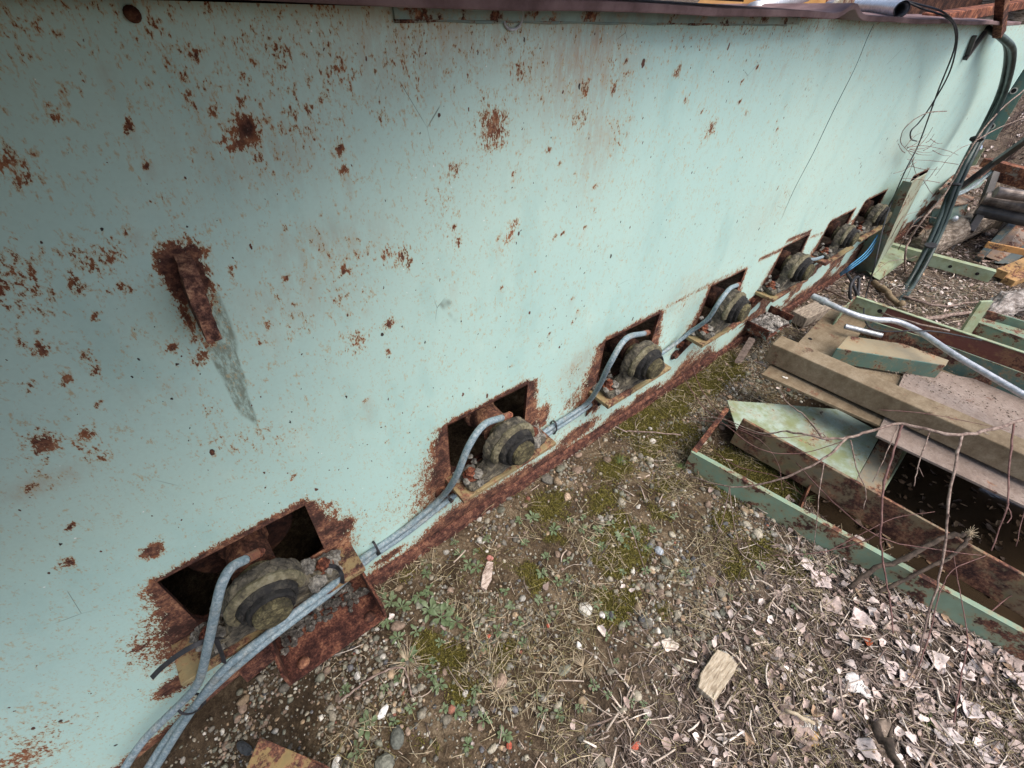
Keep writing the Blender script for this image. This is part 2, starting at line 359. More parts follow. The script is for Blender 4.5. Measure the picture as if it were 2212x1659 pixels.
    diff = m.math('SUBTRACT', m.math('MULTIPLY', dens, 1.12), nz)
    rust = m.step(diff, -0.01, 0.06); halo = m.step(diff, -0.30, 0.02)
    # small chips everywhere
    warp = m.t.nodes.new('ShaderNodeVectorMath'); warp.operation = 'MULTIPLY_ADD'; m.t.links.new(m.noise(60, 3, col=True), warp.inputs[0]); warp.inputs[1].default_value = (0.012, 0, 0.012); m.t.links.new(m.scaled((1, 0.2, 0.6)), warp.inputs[2])
    chips = None
    for scl, rr, pw in ((34, 0.20, 9.0), (95, 0.22, 7.0)):
        vo = m.vor(scl, warp.outputs[0]); sx = m.t.nodes.new('ShaderNodeSeparateColor'); m.t.links.new(vo.outputs['Color'], sx.inputs[0])
        rd = m.math('MULTIPLY', m.math('POWER', sx.outputs[0], pw), rr)
        k = m.step(m.math('SUBTRACT', rd, vo.outputs['Distance']), 0.0, 0.03)
        chips = k if chips is None else m.math('MAXIMUM', chips, k)
    rc, rf = rustcol(m, 1.5)
    big = m.noise(0.9, 4, 0.55); mid = m.noise(4.5, 7, 0.65, vec=m.scaled((1.3, 1, 0.6))); fine = m.noise(160, 3, 0.6)
    p = m.ramp(m.step(big, 0.35, 0.65), (0, (0.400, 0.582, 0.538)), (1, (0.465, 0.635, 0.570)))
    p = m.mix(m.math('MULTIPLY', m.step(mid, 0.5, 0.72), 0.35), p, (0.25, 0.43, 0.41))
    p = m.mix(m.math('MULTIPLY', m.step(mid, 0.28, 0.42, 1.0, 0.0), 0.4), p, (0.53, 0.655, 0.57))
    p = m.mix(m.step(fine, 0.3, 0.7, 0.0, 0.16), p, (0.36, 0.48, 0.43))
    p = m.mix(m.math('MULTIPLY', gr, m.step(m.noise(30, 8, 0.75, vec=m.scaled((1.6, 1, 0.45))), 0.34, 0.64, 0.10, 0.9)), p, (0.37, 0.235, 0.15))
    p = m.mix(m.math('MULTIPLY', m.step(stn, .25, .6), m.step(m.noise(110, 5, 0.75, vec=m.scaled((1.5, 1, .5))), 0.34, 0.6, 0.2, 0.9)), p, (0.17, 0.20, 0.155))
    wv = m.vor(45); wx = m.t.nodes.new('ShaderNodeSeparateColor'); m.t.links.new(wv.outputs['Color'], wx.inputs[0])
    p = m.mix(m.step(m.math('SUBTRACT', m.math('MULTIPLY', m.math('POWER', wx.outputs[1], 24.0), 0.10), wv.outputs['Distance']), 0, 0.03), p, (0.75, 0.78, 0.74))
    p = m.mix(m.math('MULTIPLY', halo, 0.75), p, m.ramp(m.noise(40, 4), (0.35, (0.46, 0.40, 0.24)), (0.65, (0.42, 0.27, 0.12))))
    p = m.mix(chips, p, m.ramp(m.noise(8, 3), (0.4, (0.035, 0.028, 0.026)), (0.6, (0.13, 0.05, 0.03))))
    rc = m.mix(m.math('MULTIPLY', m.step(dens, .72, .35), .6), rc, m.ramp(m.noise(35, 5), (.35, (.20, .062, .030)), (.65, (.33, .135, .055))))
    ed = m.vor(5.5, m.scaled((1, .1, .7)), 'DISTANCE_TO_EDGE'); hair = m.math('MULTIPLY', m.step(ed.outputs['Distance'], .004, .0015), m.step(m.noise(5, 3), .60, .66)); p = m.mix(m.math('MULTIPLY', hair, .75), p, (.13, .15, .12))
    m.color(m.mix(rust, p, rc)); m.rough(m.step(rust, 0, 1, 0.50, 0.95))
    hgt = m.math('ADD', m.math('MULTIPLY', rust, m.math('SUBTRACT', rf, 0.75)), m.math('MULTIPLY', chips, -0.4)); hgt = m.math('ADD', hgt, m.math('MULTIPLY', m.noise(260, 2), 0.10))
    m.bump(hgt, 0.6, 0.003)
    o = mb.build('side_plate', m.m, root, smooth=True, fix=False); global SIDE; SIDE = o
    for nm, fld in (('rust', D), ('bleed', G), ('stain', S)):
        at = o.data.attributes.new(nm, 'FLOAT', 'POINT'); at.data.foreach_set('value', fld.reshape(-1).astype(np.float32))
    for jm in jms: jm.build('opening_edge', m_dark, o)
    return m.m

mach = thing('steel_machine', 'huge mint green steel machine side, rust speckled, with dark openings along its foot', 'machine', (1.5, 0.4, 0))
M_WALL = build_wall(mach)
# hollow body behind the plate
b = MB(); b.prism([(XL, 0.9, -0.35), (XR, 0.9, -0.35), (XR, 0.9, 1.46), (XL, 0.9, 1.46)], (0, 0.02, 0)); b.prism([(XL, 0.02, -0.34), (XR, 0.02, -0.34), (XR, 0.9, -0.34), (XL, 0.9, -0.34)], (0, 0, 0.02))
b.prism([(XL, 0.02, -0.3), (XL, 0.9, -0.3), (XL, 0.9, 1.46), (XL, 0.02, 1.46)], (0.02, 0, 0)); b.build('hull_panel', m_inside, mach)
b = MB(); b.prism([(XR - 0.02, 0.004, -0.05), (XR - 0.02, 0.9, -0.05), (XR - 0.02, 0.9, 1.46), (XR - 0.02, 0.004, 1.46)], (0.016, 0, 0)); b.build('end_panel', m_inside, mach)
# top flange: a rusty bar edge with a knocked-up kink
fx = np.concatenate([np.arange(XL, 1.6, 0.2), np.arange(1.6, 2.6, 0.025), np.arange(2.6, 4.36, 0.1), [4.36]])
kx = wp(1790, 25)[0]
def kink(x): return 0.026 * np.exp(-((x - kx) / 0.06) ** 2) - 0.006 * sstep(kx + .04, kx + .25, x) 
prof = [(-0.07, 1.473), (-0.07, 1.4885), (0.45, 1.4885), (0.45, 1.473)]
vs = [(x, y, z + (kink(x) if y < 0 else 0) + 0.002 * math.sin(x * 9)) for x in fx for y, z in prof]; n = len(fx)
b = MB(); b.add(vs, [(i * 4 + j, i * 4 + (j + 1) % 4, (i + 1) * 4 + (j + 1) % 4, (i + 1) * 4 + j) for i in range(n - 1) for j in range(4)] + [(0, 1, 2, 3), tuple((n - 1) * 4 + j for j in range(4))])
b.build('top_flange', m_flange, mach, bevel=0.003)
b = MB(); b.box((0.42, -0.006, 1.456), (1.75, -0.001, 1.4715)); b.build('backing_strip', m_paint('strip_paint', (0.26, 0.38, 0.36), 0.3, 3.0), mach)
b = MB(); b.tube([(x, -0.003, 1.4545 + 0.001 * math.sin(x * 40)) for x in np.arange(.42, 1.7, 0.02)], 0.0028, 6); b.build('weld_bead', m_paint('bead_paint', (.2, .29, .28), .3, 3), SIDE, smooth=True)
pts = [wp(px, py, 0.0005) for px, py in ((1888, 52), (1872, 85), (1845, 150), (1800, 240), (1757, 330), (1715, 410), (1680, 490))]
b = MB(); b.tube(spl(pts, 4), [0.0009] + [0.0016] * 23 + [0.0008], 5); b.build('weld_seam', m_plain('seam_grey', (0.05, 0.07, 0.07), (0.12, 0.17, 0.16)), SIDE)
xb = np.arange(-0.28, 5.6, .05); b = MB(); vs = [(x, y, zbot(x) + z + .002 * math.sin(x * 13) * (z > .01)) for x in xb for y, z in ((-.003, .030), (-.017, .026), (-.020, -.03), (-.003, -.03))]; b.add(vs, [(i * 4 + j, i * 4 + (j + 1) % 4, i * 4 + 4 + (j + 1) % 4, i * 4 + 4 + j) for i in range(len(xb) - 1) for j in range(4)]); b.build('bottom_flange', m_rust('foot_rust', (.80, .78, .86), 2.6, bump=.003), mach)
b = MB(); c = wp(285, 30); b.lathe([(0.0085, 0), (0.0085, 0.005), (0.006, 0.008), (0.001, 0.009)], c, (0, -1, 0), 14); b.build('stud', m_dark, SIDE, smooth=True)
c = wp(1105, 33); b = MB(); b.tube([c + np.array((0.022 * math.cos(t), -0.004, 0.020 * math.sin(t))) for t in np.linspace(-2.7, 2.6, 20)], 0.0025, 6); b.build('weld_ring', m_plain('weld_grey', (0.25, 0.25, 0.27), (0.5, 0.5, 0.52)), SIDE, smooth=True)
# corroded stub bar sticking out of the plate
b = MB(); A = wp(398, 560, 0.0); 
tipc = wp(462, 738, 0.075)
sx = np.array((0.0125, 0, 0))
top = A + np.array((0.002, 0, 0.006)); 
low = np.array((tipc[0], -0.012, tipc[2] - 0.02))
path = [(top, .0), (wp(412, 592, 0.05), .02), (wp(430, 640, 0.075), .03), (tipc, .0)]
P0 = np.array((A[0], 0.0, A[2])); 
outer = [P0 + (0, 0, .010), wp(404, 575, 0.032), wp(424, 630, 0.062), wp(446, 690, 0.070), wp(465, 738, 0.074)]
inner = [np.array((p[0] - 0.002, max(p[1] + 0.030, p[1] * 0.0 - 0.0), p[2] - 0.022)) for p in outer[1:]]; inner[-1] = outer[-1] + (0, 0.018, -0.006)
inner = [np.array((P0[0], 0.002, P0[2] - 0.05))] + [np.array((p[0], min(p[1], -0.004), p[2])) for p in inner]
vs = []
for o_, i_ in zip(outer, inner):
    wv = random.uniform(0.010, 0.0125); vs += [o_ - (wv, 0, 0), o_ + (wv, 0, 0), i_ + (wv, 0, 0), i_ - (wv, 0, 0)]
b.add(vs, [(k * 4 + j, k * 4 + (j + 1) % 4, k * 4 + 4 + (j + 1) % 4, k * 4 + 4 + j) for k in range(4) for j in range(4)] + [(0, 1, 2, 3), (16, 17, 18, 19)])
o = b.build('stub_bar', m_rust('stub_rust', (1.45, 1.55, 1.65), 2.5, bump=0.01), mach, rough=(3, 0.006, 0.012)); o['label'] = 'thick flaking rusty stub bar sticking out of the plate'

# shelves under the bearings, with bolts and ribs below
HUBX = [-0.112, 0.640, 1.305, 1.925, 2.560, 3.14, 3.61]
for k, hx in enumerate(HUBX):
    z = SHZ[k]; wL = 0.225 if k == 0 else 0.198
    b = MB(); b.prism([(hx - wL, 0.0, z), (hx + wL, 0.0, z), (hx + wL, -0.105, z + 0.002), (hx - wL, -0.105, z - 0.002)], (0, 0, -0.016)); shf = b.build('shelf_plate', m_shelf, mach, bevel=0.002)
    b = MB(); b.prism([(hx - wL + 0.012, -0.001, z - 0.017), (hx - wL + 0.012, -0.05, z - 0.017), (hx - wL + 0.012, -0.001, z - 0.15)], (0.012, 0, 0)); b.build('gusset', m_r, shf, bevel=0.001)
    for (dx, dz) in ([(-0.165, -0.055)] if k in (1, 2) else [(-0.15, -0.05), (-0.165, -0.11)] if k > 2 else []):
        b = MB(); c = np.array((hx + dx - 0.05, -0.001, z + dz)); b.lathe([(0.026, 0), (0.026, 0.004), (0.017, 0.005)], c, (0, -1, 0), 18); b.lathe([(0.016, 0.004), (0.016, 0.016), (0.013, 0.018)], c, (0, -1, 0), 6); b.build('bolt', m_rust('wallbolt%d' % k, (0.9, 0.75, 0.7), 3) if dz == -0.05 else m_r, mach)
    zo = OPEN[k]
# channel stubs welded on below the shelves
TRAYS = []
def tray(cx_, z, wd, dp, h, ang, label, dirt):
    b = MB(); t = 0.008; x0, x1 = cx_ - wd / 2, cx_ + wd / 2
    def T(x, y, zz): return np.array((x, y * math.cos(ang) + (zz) * 0 , z + zz + y * math.sin(ang)))
    pr = lambda poly, v: b.prism(poly, v)
    pr([T(x0, 0, 0), T(x1, 0, 0), T(x1, -dp, 0), T(x0, -dp, 0)], (0, 0, -t))
    for x in (x0, x1 - t): pr([T(x, 0, 0), T(x, -dp, 0), T(x, -dp, h), T(x, 0, h)], (t, 0, 0))
    o = b.build('channel_stub', m_rust('tray_rust%d' % int(cx_ * 10), (0.66, 0.58, 0.62), 1.8, tuple(c * .5 for c in MINT) if dirt else None), mach, bevel=0.0015); o['label'] = label; TRAYS.append(o)
    return T
T = tray(-0.027, 0.086, 0.285, 0.175, 0.072, 0, 'rusty open channel stub with bolt heads below the nearest bearing', False)
b = MB()
for x in (-0.12, 0.075):
    b = MB(); b.lathe([(0.017, 0), (0.016, 0.004), (0.006, 0.010)], T(x, -0.145, 0.0), (0, 0, 1), 14); b.build('rivet', m_r, TRAYS[0], smooth=True)
T2 = tray(2.57, 0.10, 0.28, 0.14, 0.055, 0, 'rusty channel stub heaped with grey dirt', True)

# rollers and shafts glimpsed inside the openings
m_roll = m_rust('roller_rust', (0.22, 0.20, 0.20), 1.0)
for k, hx in enumerate(HUBX):
    z = SHZ[k] + 0.12
    labs = ['nearest', 'second nearest', 'third', 'fourth', 'fifth', 'sixth', 'farthest']
    r = thing('conveyor_roller', '%s rusty roller, seen inside the dark opening behind its bearing' % labs[k], 'roller', (hx, 0.3, z), 'rollers inside the machine openings')
    b = MB(); b.lathe([(0.02, 0.10 + .12 * (k > 0)), (0.125, 0.10 + .12 * (k > 0)), (0.130, 0.107 + .12 * (k > 0)), (0.130, 0.55), (0.02, 0.55)], (hx + (-0.01 if k else 0.0), 0, z - 0.0), (0, 1, 0), 40); b.build('drum', m_roll, r, smooth=False, bevel=0.004)
    b = MB(); b.lathe([(0.050, -0.012), (0.050, 0.07), (0.058, 0.078), (0.058, 0.0995)], (hx, 0, z), (0, 1, 0), 24); b.build('shaft', m_rust('shaft_rust%d' % k, (0.75, 0.75, 0.7) if k == 0 else (1.1, 1.2, 1.2) if k == 1 else (.3, .3, .3), 1.4), r, smooth=False, rough=(1, 0.006, 0.03) if k else None)
# ------------------------------------------------------------------ pillow block bearings
def m_grease(name, a=(0.022, 0.021, 0.019), b=(0.085, 0.075, 0.058), c=(0.19, 0.165, 0.115), thr=0.5, sc=1.0):
    m = M(name, 0.85, spec=0.3); f = m.noise(16 * sc, 9, 0.68); g = m.noise(70 * sc, 6, 0.7)
    k = m.math('ADD', m.math('MULTIPLY', f, 0.6), m.math('MULTIPLY', g, 0.4))
    col = m.ramp(m.step(k, 0.35, 0.66), (0, a), (thr, b), (1, c))
    cr = m.vor(34 * sc, feat='DISTANCE_TO_EDGE'); crack = m.step(cr.outputs['Distance'], 0.0, 0.025)
    crk = m.math('MAXIMUM', crack, m.step(m.noise(7 * sc, 3), 0.42, 0.55))
    m.color(m.mix(crk, (0.012, 0.011, 0.010), col)); m.bump(m.math('ADD', k, m.math('MULTIPLY', crk, 0.25)), 0.9, 0.006); return m.m
m_gr = m_grease('greasy_crust'); m_hub = m_grease('hub_grease', (0.009, 0.009, 0.010), (0.021, 0.020, 0.019), (0.055, 0.050, 0.040), 0.65)
m_end = m_grease('shaft_end', (0.025, 0.022, 0.015), (0.075, 0.065, 0.035), (0.19, 0.165, 0.085), 0.55, 2)
m_crust2 = m_grease('olive_crust', (0.03, 0.027, 0.02), (0.10, 0.09, 0.06), (0.21, 0.195, 0.13), 0.5, 1.6)
m_crust = m_grease('grey_crust', (0.06, 0.055, 0.05), (0.17, 0.16, 0.14), (0.33, 0.31, 0.27), 0.5, 1.6)
m_boltb = m_rust('bright_bolt_rust', (1.1, 0.9, 0.85), 3)

def make_bearing():
    r = thing('pillow_block_bearing', 'x', 'bearing', (0, 0, 0), 'pillow block bearings on the shelves along the machine side')
    # housing: foot, arched body, raised rim
    b = MB(); y0, y1 = -0.046, -0.088
    prof = [(-0.165, 0.0), (0.165, 0.0), (0.168, 0.022), (0.110, 0.034), (0.090, 0.060)]
    prof += [(0.090 * math.cos(t), 0.106 + 0.076 * math.sin(t)) for t in np.linspace(-0.25, math.pi + 0.25, 22)]
    prof += [(-0.090, 0.060), (-0.110, 0.034), (-0.168, 0.022)]
    b.prism([(x, y0, z) for x, z in prof], (0, y1 - y0, 0)); b2 = MB(); b2.box((-.162, -.092, .0), (.162, -.014, .020)); b2.build('foot', m_gr, r, rough=(4, .010, .02), bevel=.005); hs = b.build('housing', m_gr, r, rough=(4, 0.014, 0.028), bevel=0.006)
    b = MB(); t = np.linspace(-0.35, math.pi + 0.35, 26)
    rim = [(0.078 * math.cos(a), -0.092, 0.106 + 0.069 * math.sin(a)) for a in t]
    b.tube(rim, [0.010] + [0.0125] * 24 + [0.010], 8); b.build('rim', m_grease('rim_crust', (0.04, 0.035, 0.028), (0.13, 0.115, 0.07), (0.22, 0.20, 0.14), 0.5, 1.3), hs, smooth=True, rough=(3, 0.007, 0.02))
    b = MB(); b.lathe([(0.070, -0.085), (0.068, -0.100), (0.064, -0.116), (0.057, -0.120), (0.050, -0.117)], (0, 0, 0.110), (0, 1, 0), 28, cap=False)
    b.v = [(x, y, z) for x, y, z in b.v]; 
    hb_ = b.build('hub', m_hub, r, smooth=True, rough=(3, 0.010, 0.02))
    b = MB(); b.lathe([(0.001, -0.1515), (0.036, -0.152), (0.042, -0.147), (0.044, -0.110), (0.044, -0.02)], (0.0, 0, 0.111), (0, 1, 0), 28); s = b.build('shaft_end', m_end, r, smooth=False, rough=(2, 0.004, 0.015))
    b = MB(); b.lathe([(0.054, -0.108), (0.054, -0.131), (0.0495, -0.136), (0.045, -0.133)], (0.002, 0, 0.111), (0, 1, 0), 28); b.build('collar', m_hub, hb_, rough=(2, 0.006, 0.015))
    for sx in (-1, 1):
        b = MB(); c = np.array((sx * 0.138, -0.05, 0.026)); b.lathe([(0.026, 0), (0.026, 0.005), (0.02, 0.0055)], c, (0, 0, 1), 18); b.lathe([(0.019, 0.005), (0.019, 0.019), (0.016, 0.022)], c, (0, 0, 1), 6); b.lathe([(0.011, 0.02), (0.011, 0.03), (0.009, 0.032)], c, (0, 0, 1), 10)
        b.build('bolt', m_boltb, r)
    for i in range(34):
        if i % 17 == 0: b = MB(); a = -1 if i == 0 else 1
        x = a * random.uniform(0.10, 0.175); y = random.uniform(-0.10, -0.008); s_ = random.uniform(0.008, 0.022); 
        blob_at(b, (x, y, random.uniform(0.0, 0.03) + (0.03 if abs(x) < 0.125 else 0)), s_)
        if i % 17 == 16: b.build('dried_crust', m_crust, hs, rough=(2, 0.012, 0.012))
    return r
_ico = None
def ico():
    global _ico
    if _ico is None:
        bm = bmesh.new(); bmesh.ops.create_icosphere(bm, subdivisions=2, radius=1); bm.verts.ensure_lookup_table()
        _ico = (np.array([v.co[:] for v in bm.verts]), [tuple(v.index for v in f.verts) for f in bm.faces]); bm.free()
    return _ico
def blob_at(mb, c, s, sq=(1, 1, 0.7)):
    V, F = ico(); k = 1 + 0.55 * (RNG.random(len(V)) - 0.5) ; 
    mb.add(V * k[:, None] * np.array(sq) * s * RNG.uniform(0.8, 1.25, 3) + np.asarray(c), F)
def lump(mb, c, size, rng=None, ang=None):
    """angular stone"""
    V, F = ico(); r_ = rng or RNG; d = r_.normal(size=(7, 3)); d /= np.linalg.norm(d, axis=1)[:, None]; h = r_.uniform(0.55, 0.95, 7)
    k = np.ones(len(V))
    for q, hh in zip(d, h):
        p = V @ q; k = np.where(p * k > hh, hh / np.maximum(p, 1e-3), k)
    P = V * k[:, None] * np.asarray(size); a = ang if ang is not None else r_.uniform(0, 6.28); ca, sa = math.cos(a), math.sin(a)
    P = np.stack([P[:, 0] * ca - P[:, 1] * sa, P[:, 0] * sa + P[:, 1] * ca, P[:, 2]], 1); mb.add(P + np.asarray(c), F)

proto = make_bearing()
BL = ['nearest pillow block bearing, crusted grey black, above the rusty open channel stub', 'second nearest pillow block bearing, with thick grey crust heaped at its foot',
      'third pillow block bearing from the near end, an orange scar on its black hub', 'fourth pillow block bearing, the last one with a hose arching over its top',
      'fifth pillow block bearing along the wall, just past the dirt filled stub', 'sixth bearing along the wall, dark and dirty in a rust streaked opening', 'farthest bearing, almost black, beside the upright green post']
for k, hx in enumerate(HUBX):
    loc = (hx, 0, SHZ[k] + 0.001)
    if k == 0: proto.location = loc; proto['label'] = BL[0]; proto.rotation_euler = (0, 0, rad(0))
    else: dup(proto, loc, BL[k], rad(random.uniform(-3, 3)), 1.0 if k < 5 else 0.9)

# ------------------------------------------------------------------ hoses and cable ties
m = M('hose_grey_blue', 0.55, spec=0.35)
f = m.noise(120, 7, 0.75); g = m.noise(16, 6, 0.7)
m.color(m.mix(m.step(g, 0.5, 0.66, 0, .7), m.ramp(m.step(f, 0.38, 0.62), (0, (0.12, 0.175, 0.205)), (0.6, (0.19, 0.255, 0.29)), (1, (0.29, 0.345, 0.365))), m.ramp(m.step(f, 0.4, 0.6), (0, (0.15, 0.165, 0.155)), (1, (0.30, 0.32, 0.30)))))
m.bump(m.noise(420, 2, 0.5), 0.35, 0.001); m_hose = m.m
m_fit = m_paint('red_fitting', (0.17, 0.050, 0.040), 0.45, 5.0, 0.4)
def hose(label, pts, rr=0.0098, fitting=True, nm='hose', mat=None, cat='hose', grp='blue grey hoses feeding the bearings'):
    P = spl(pts, 7); o = thing(nm, label, cat, P[0], grp)
    b = MB(); b.tube(P, rr, 10); b.build('hose_line', mat or m_hose, o, smooth=True)
    if fitting:
        d = P[-1] - P[-2]; d = d / np.linalg.norm(d); e = P[-1]
        b = MB(); b.tube([e - d * 0.004, e, e + d * 0.034, e + d * 0.035, e + d * 0.052, e + d * 0.058], [rr * .8, rr * 1.12, rr * 1.05, rr * .78, rr * .8, rr * .5], 10); ft_ = b.build('fitting', m_fit, o)
        b = MB(); b.lathe([(rr * .7, .037), (rr * 1.1, .038), (rr * 1.1, .047), (rr * .7, .048)], e, d, 6); b.build('hex_nut', m_boltb, ft_)
    return o
HZ = lambda k: SHZ[k]
hose('pale hose looping up from the lower left corner to the nearest bearing', [wp(250, 1690, .07), wp(310, 1600, .06), wp(390, 1520, .075), wp(428, 1475, .105), wp(448, 1400, .135), wp(464, 1325, .148), wp(478, 1265, .138), wp(500, 1226, .120), wp(532, 1208, .098)])
hose('blue hose running under the nearest bearing and looping up to the second one', [wp(330, 1670, .055), wp(398, 1560, .07), wp(480, 1450, .115), wp(575, 1372, .128), wp(650, 1314, .128), wp(720, 1262, .10), wp(790, 1201, .018), wp(880, 1138, .014), wp(952, 1076, .04), wp(985, 1030, .115), wp(1012, 965, .128), wp(1045, 918, .115), wp(1085, 902, .09)])
hose('second blue hose lying beside it, running on to the third bearing', [wp(305, 1680, .04), wp(372, 1580, .045), wp(450, 1495, .09), wp(555, 1402, .128), wp(655, 1324, .122), wp(725, 1272, .09), wp(790, 1213, .018), wp(880, 1150, .014), wp(975, 1075, .03), wp(1080, 995, .03), wp(1195, 920, .014), wp(1262, 876, .02), wp(1292, 838, .08), wp(1318, 785, .13), wp(1352, 732, .12), wp(1392, 720, .08)], 0.0096)
hose('hose running from beneath the second bearing shelf and over to the fourth bearing', [wp(1150, 960, .02), wp(1195, 930, .014), wp(1262, 885, .014), wp(1340, 820, .02), wp(1440, 756, .014), wp(1490, 718, .04), wp(1528, 690, .09), wp(1552, 655, .11), wp(1575, 625, .10), wp(1592, 616, .07)], 0.0092)
hose('short pale hose end lying below the fifth and sixth bearings', [wp(1738, 560, .06), wp(1742, 561, .10), wp(1765, 559, .08), wp(1790, 549, .03), wp(1812, 541, .02)], 0.009, False)
def tie(px, py, off, rr, ax, label):
    c = wp(px, py, off); ax = np.asarray(ax, float); ax /= np.linalg.norm(ax); a = np.cross(ax, (0, 1.0, 0)); a /= np.linalg.norm(a); bb = np.cross(ax, a)
    o = thing('cable_tie', label, 'cable tie', c, 'black cable ties round the hoses')
    b = MB(); t = np.linspace(0, 2 * math.pi, 21); wd = 0.0035; vs = []
    for q in t:
        e = a * math.cos(q) * rr[0] + bb * math.sin(q) * rr[1]
        for s_, k in ((-1, 1), (1, 1), (1, .90), (-1, .90)): vs.append(c + e * k + ax * wd * s_)
    b.add(vs, [(i * 4 + j, i * 4 + (j + 1) % 4, i * 4 + 4 + (j + 1) % 4, i * 4 + 4 + j) for i in range(20) for j in range(4)]); b.build('strap', m_blackrub, o)
    e = -a * rr[0] * 0.9; e = c + e + (0, -0.006, 0); b = MB(); b.bar(e - ax * .006, e + ax * .006, .008, .009); b.build('lock_head', m_blackrub, o, bevel=.001)
AX = (1, 0, 0.05)
for px, py, off, rr, ax, lb in [(412, 1520, .075, (.032, .024), (1, -.3, .9), 'tie bundling three hoses at the lower left'), (812, 1183, .014, (.031, .017), AX, 'tie on the paired hoses just right of the nearest bearing'), (965, 1070, .030, (.030, .020), (1, 0, .35), 'tie where two hoses part below the second bearing'),
                            (1196, 922, .014, (.033, .017), AX, 'tie just right of the second bearing shelf'), (1288, 866, .03, (.030, .022), (1, 0, .6), 'tie where two hoses part below the third bearing'), (1530, 690, .085, (.015, .015), (.8, 0, .6), 'tie on the single hose below the fourth bearing')]:
    tie(px, py, off, rr, ax, 'black cable ' + lb)
for lb, P in [('loose black strap end trailing left of the nearest bearing foot', [wp(328, 1464, .07), wp(352, 1440, .09), wp(400, 1405, .115), wp(450, 1382, .118), wp(480, 1378, .10)]), ('short black strap hanging from the nearest bearing shelf', [wp(466, 1380, .11), wp(474, 1400, .118), wp(482, 1422, .116), wp(484, 1432, .116)]), ('black strap looped over the right end of the nearest bearing shelf', [wp(705, 1222, .06), wp(726, 1225, .08), wp(738, 1240, .107), wp(740, 1260, .108)])]:
    P = spl(P, 5); b = MB()
    for i in range(len(P) - 1): pass
    vs = []; 
    for i, p in enumerate(P):
        d = P[min(i + 1, len(P) - 1)] - P[max(i - 1, 0)]; sdv = np.cross(d, FWD); sdv /= np.linalg.norm(sdv); nrm = np.cross(sdv, d); nrm /= np.linalg.norm(nrm)
        vs += [p + sdv * .0055 + nrm * .001, p - sdv * .0055 + nrm * .001, p - sdv * .0055 - nrm * .001, p + sdv * .0055 - nrm * .001]
    b.add(vs, [(i * 4 + j, i * 4 + (j + 1) % 4, i * 4 + 4 + (j + 1) % 4, i * 4 + 4 + j) for i in range(len(P) - 1) for j in range(4)] + [(0, 1, 2, 3), tuple(range(len(vs) - 4, len(vs)))])
    tag(b.build('plastic_strap', m_blackrub), lb, 'strap', 'loose black straps at the nearest bearing')

# ------------------------------------------------------------------ ground
def inpoly(x, y, poly):
    r = np.zeros(np.shape(x), bool); n = len(poly)
    for i in range(n):
        x1, y1 = poly[i]; x2, y2 = poly[(i + 1) % n]
        c = ((y1 > y) != (y2 > y)) & (x < (x2 - x1) * (y - y1) / (y2 - y1 + 1e-12) + x1); r ^= c
    return r
PIT = [tuple(gp(px, py, 0.0)[:2]) for px, py in ((1748, 1078), (1700, 1000), (1650, 870), (1760, 850), (1960, 900), (2260, 1000), (2400, 1100), (2330, 1420), (2212, 1372), (1790, 1118))]
def polydist(x, y, poly):
    d = np.full(np.shape(x), 1e9); n = len(poly)
    for i in range(n):
        (x1, y1), (x2, y2) = poly[i], poly[(i + 1) % n]; L = (x2 - x1) ** 2 + (y2 - y1) ** 2
        t = np.clip(((x - x1) * (x2 - x1) + (y - y1) * (y2 - y1)) / L, 0, 1); d = np.minimum(d, np.hypot(x - x1 - t * (x2 - x1), y - y1 - t * (y2 - y1)))
    return d
def gz(x, y):
    x = np.asarray(x, float); y = np.asarray(y, float)
    z = -0.03 + 0.05 * (fbm(x * 1.1 + 9, y * 1.1 + 4, 3) - 0.44) + 0.022 * (fbm(x * 6, y * 6, 3) - 0.44)
    z = z - 0.20 * sstep(0.1, -0.65, x) * sstep(-0.75, -0.15, y)
    z = z + 0.012 * sstep(-0.06, -0.01, y) 
    ins = inpoly(x, y, PIT); d = polydist(x, y, PIT); z = z - np.where(ins, 0.16 * sstep(0, 0.10, d), 0)
    z = z + 0.10 * np.clip(x - 6.0, 0, 60) + 0.15 * np.clip(x - 7.5, 0, 10) + 0.25 * (fbm(x * .5, y * .5, 3) - .44) * sstep(5, 8, x)
    return z
def grid_axis(pts):
    o = []
    for a, b_, s_ in pts: o += list(np.arange(a, b_, s_))
    return np.array(o + [pts[-1][1]])
gx = grid_axis([(-60, -3, 5), (-3, -0.9, .15), (-0.9, 3.2, .016), (3.2, 6.5, .04), (6.5, 14, .2), (14, 80, 6)])
gy = grid_axis([(-60, -4, 6), (-4, -2.2, .15), (-2.2, 0.06, .016), (0.06, 2, .2), (2, 60, 6)])
GX, GY = np.meshgrid(gx, gy, indexing='ij'); GZ = gz(GX, GY)
me = bpy.data.meshes.new('ground'); nx, ny = GX.shape; idx = np.arange(nx * ny).reshape(nx, ny)
me.vertices.add(nx * ny); me.vertices.foreach_set('co', np.stack([GX, GY, GZ], -1).reshape(-1).astype(np.float32))
Q = np.stack([idx[:-1, :-1], idx[1:, :-1], idx[1:, 1:], idx[:-1, 1:]], -1).reshape(-1, 4)
me.loops.add(len(Q) * 4); me.loops.foreach_set('vertex_index', Q.reshape(-1)); me.polygons.add(len(Q)); me.polygons.foreach_set('loop_start', np.arange(len(Q)) * 4)
me.update(calc_edges=True); me.polygons.foreach_set('use_smooth', [True] * len(Q))
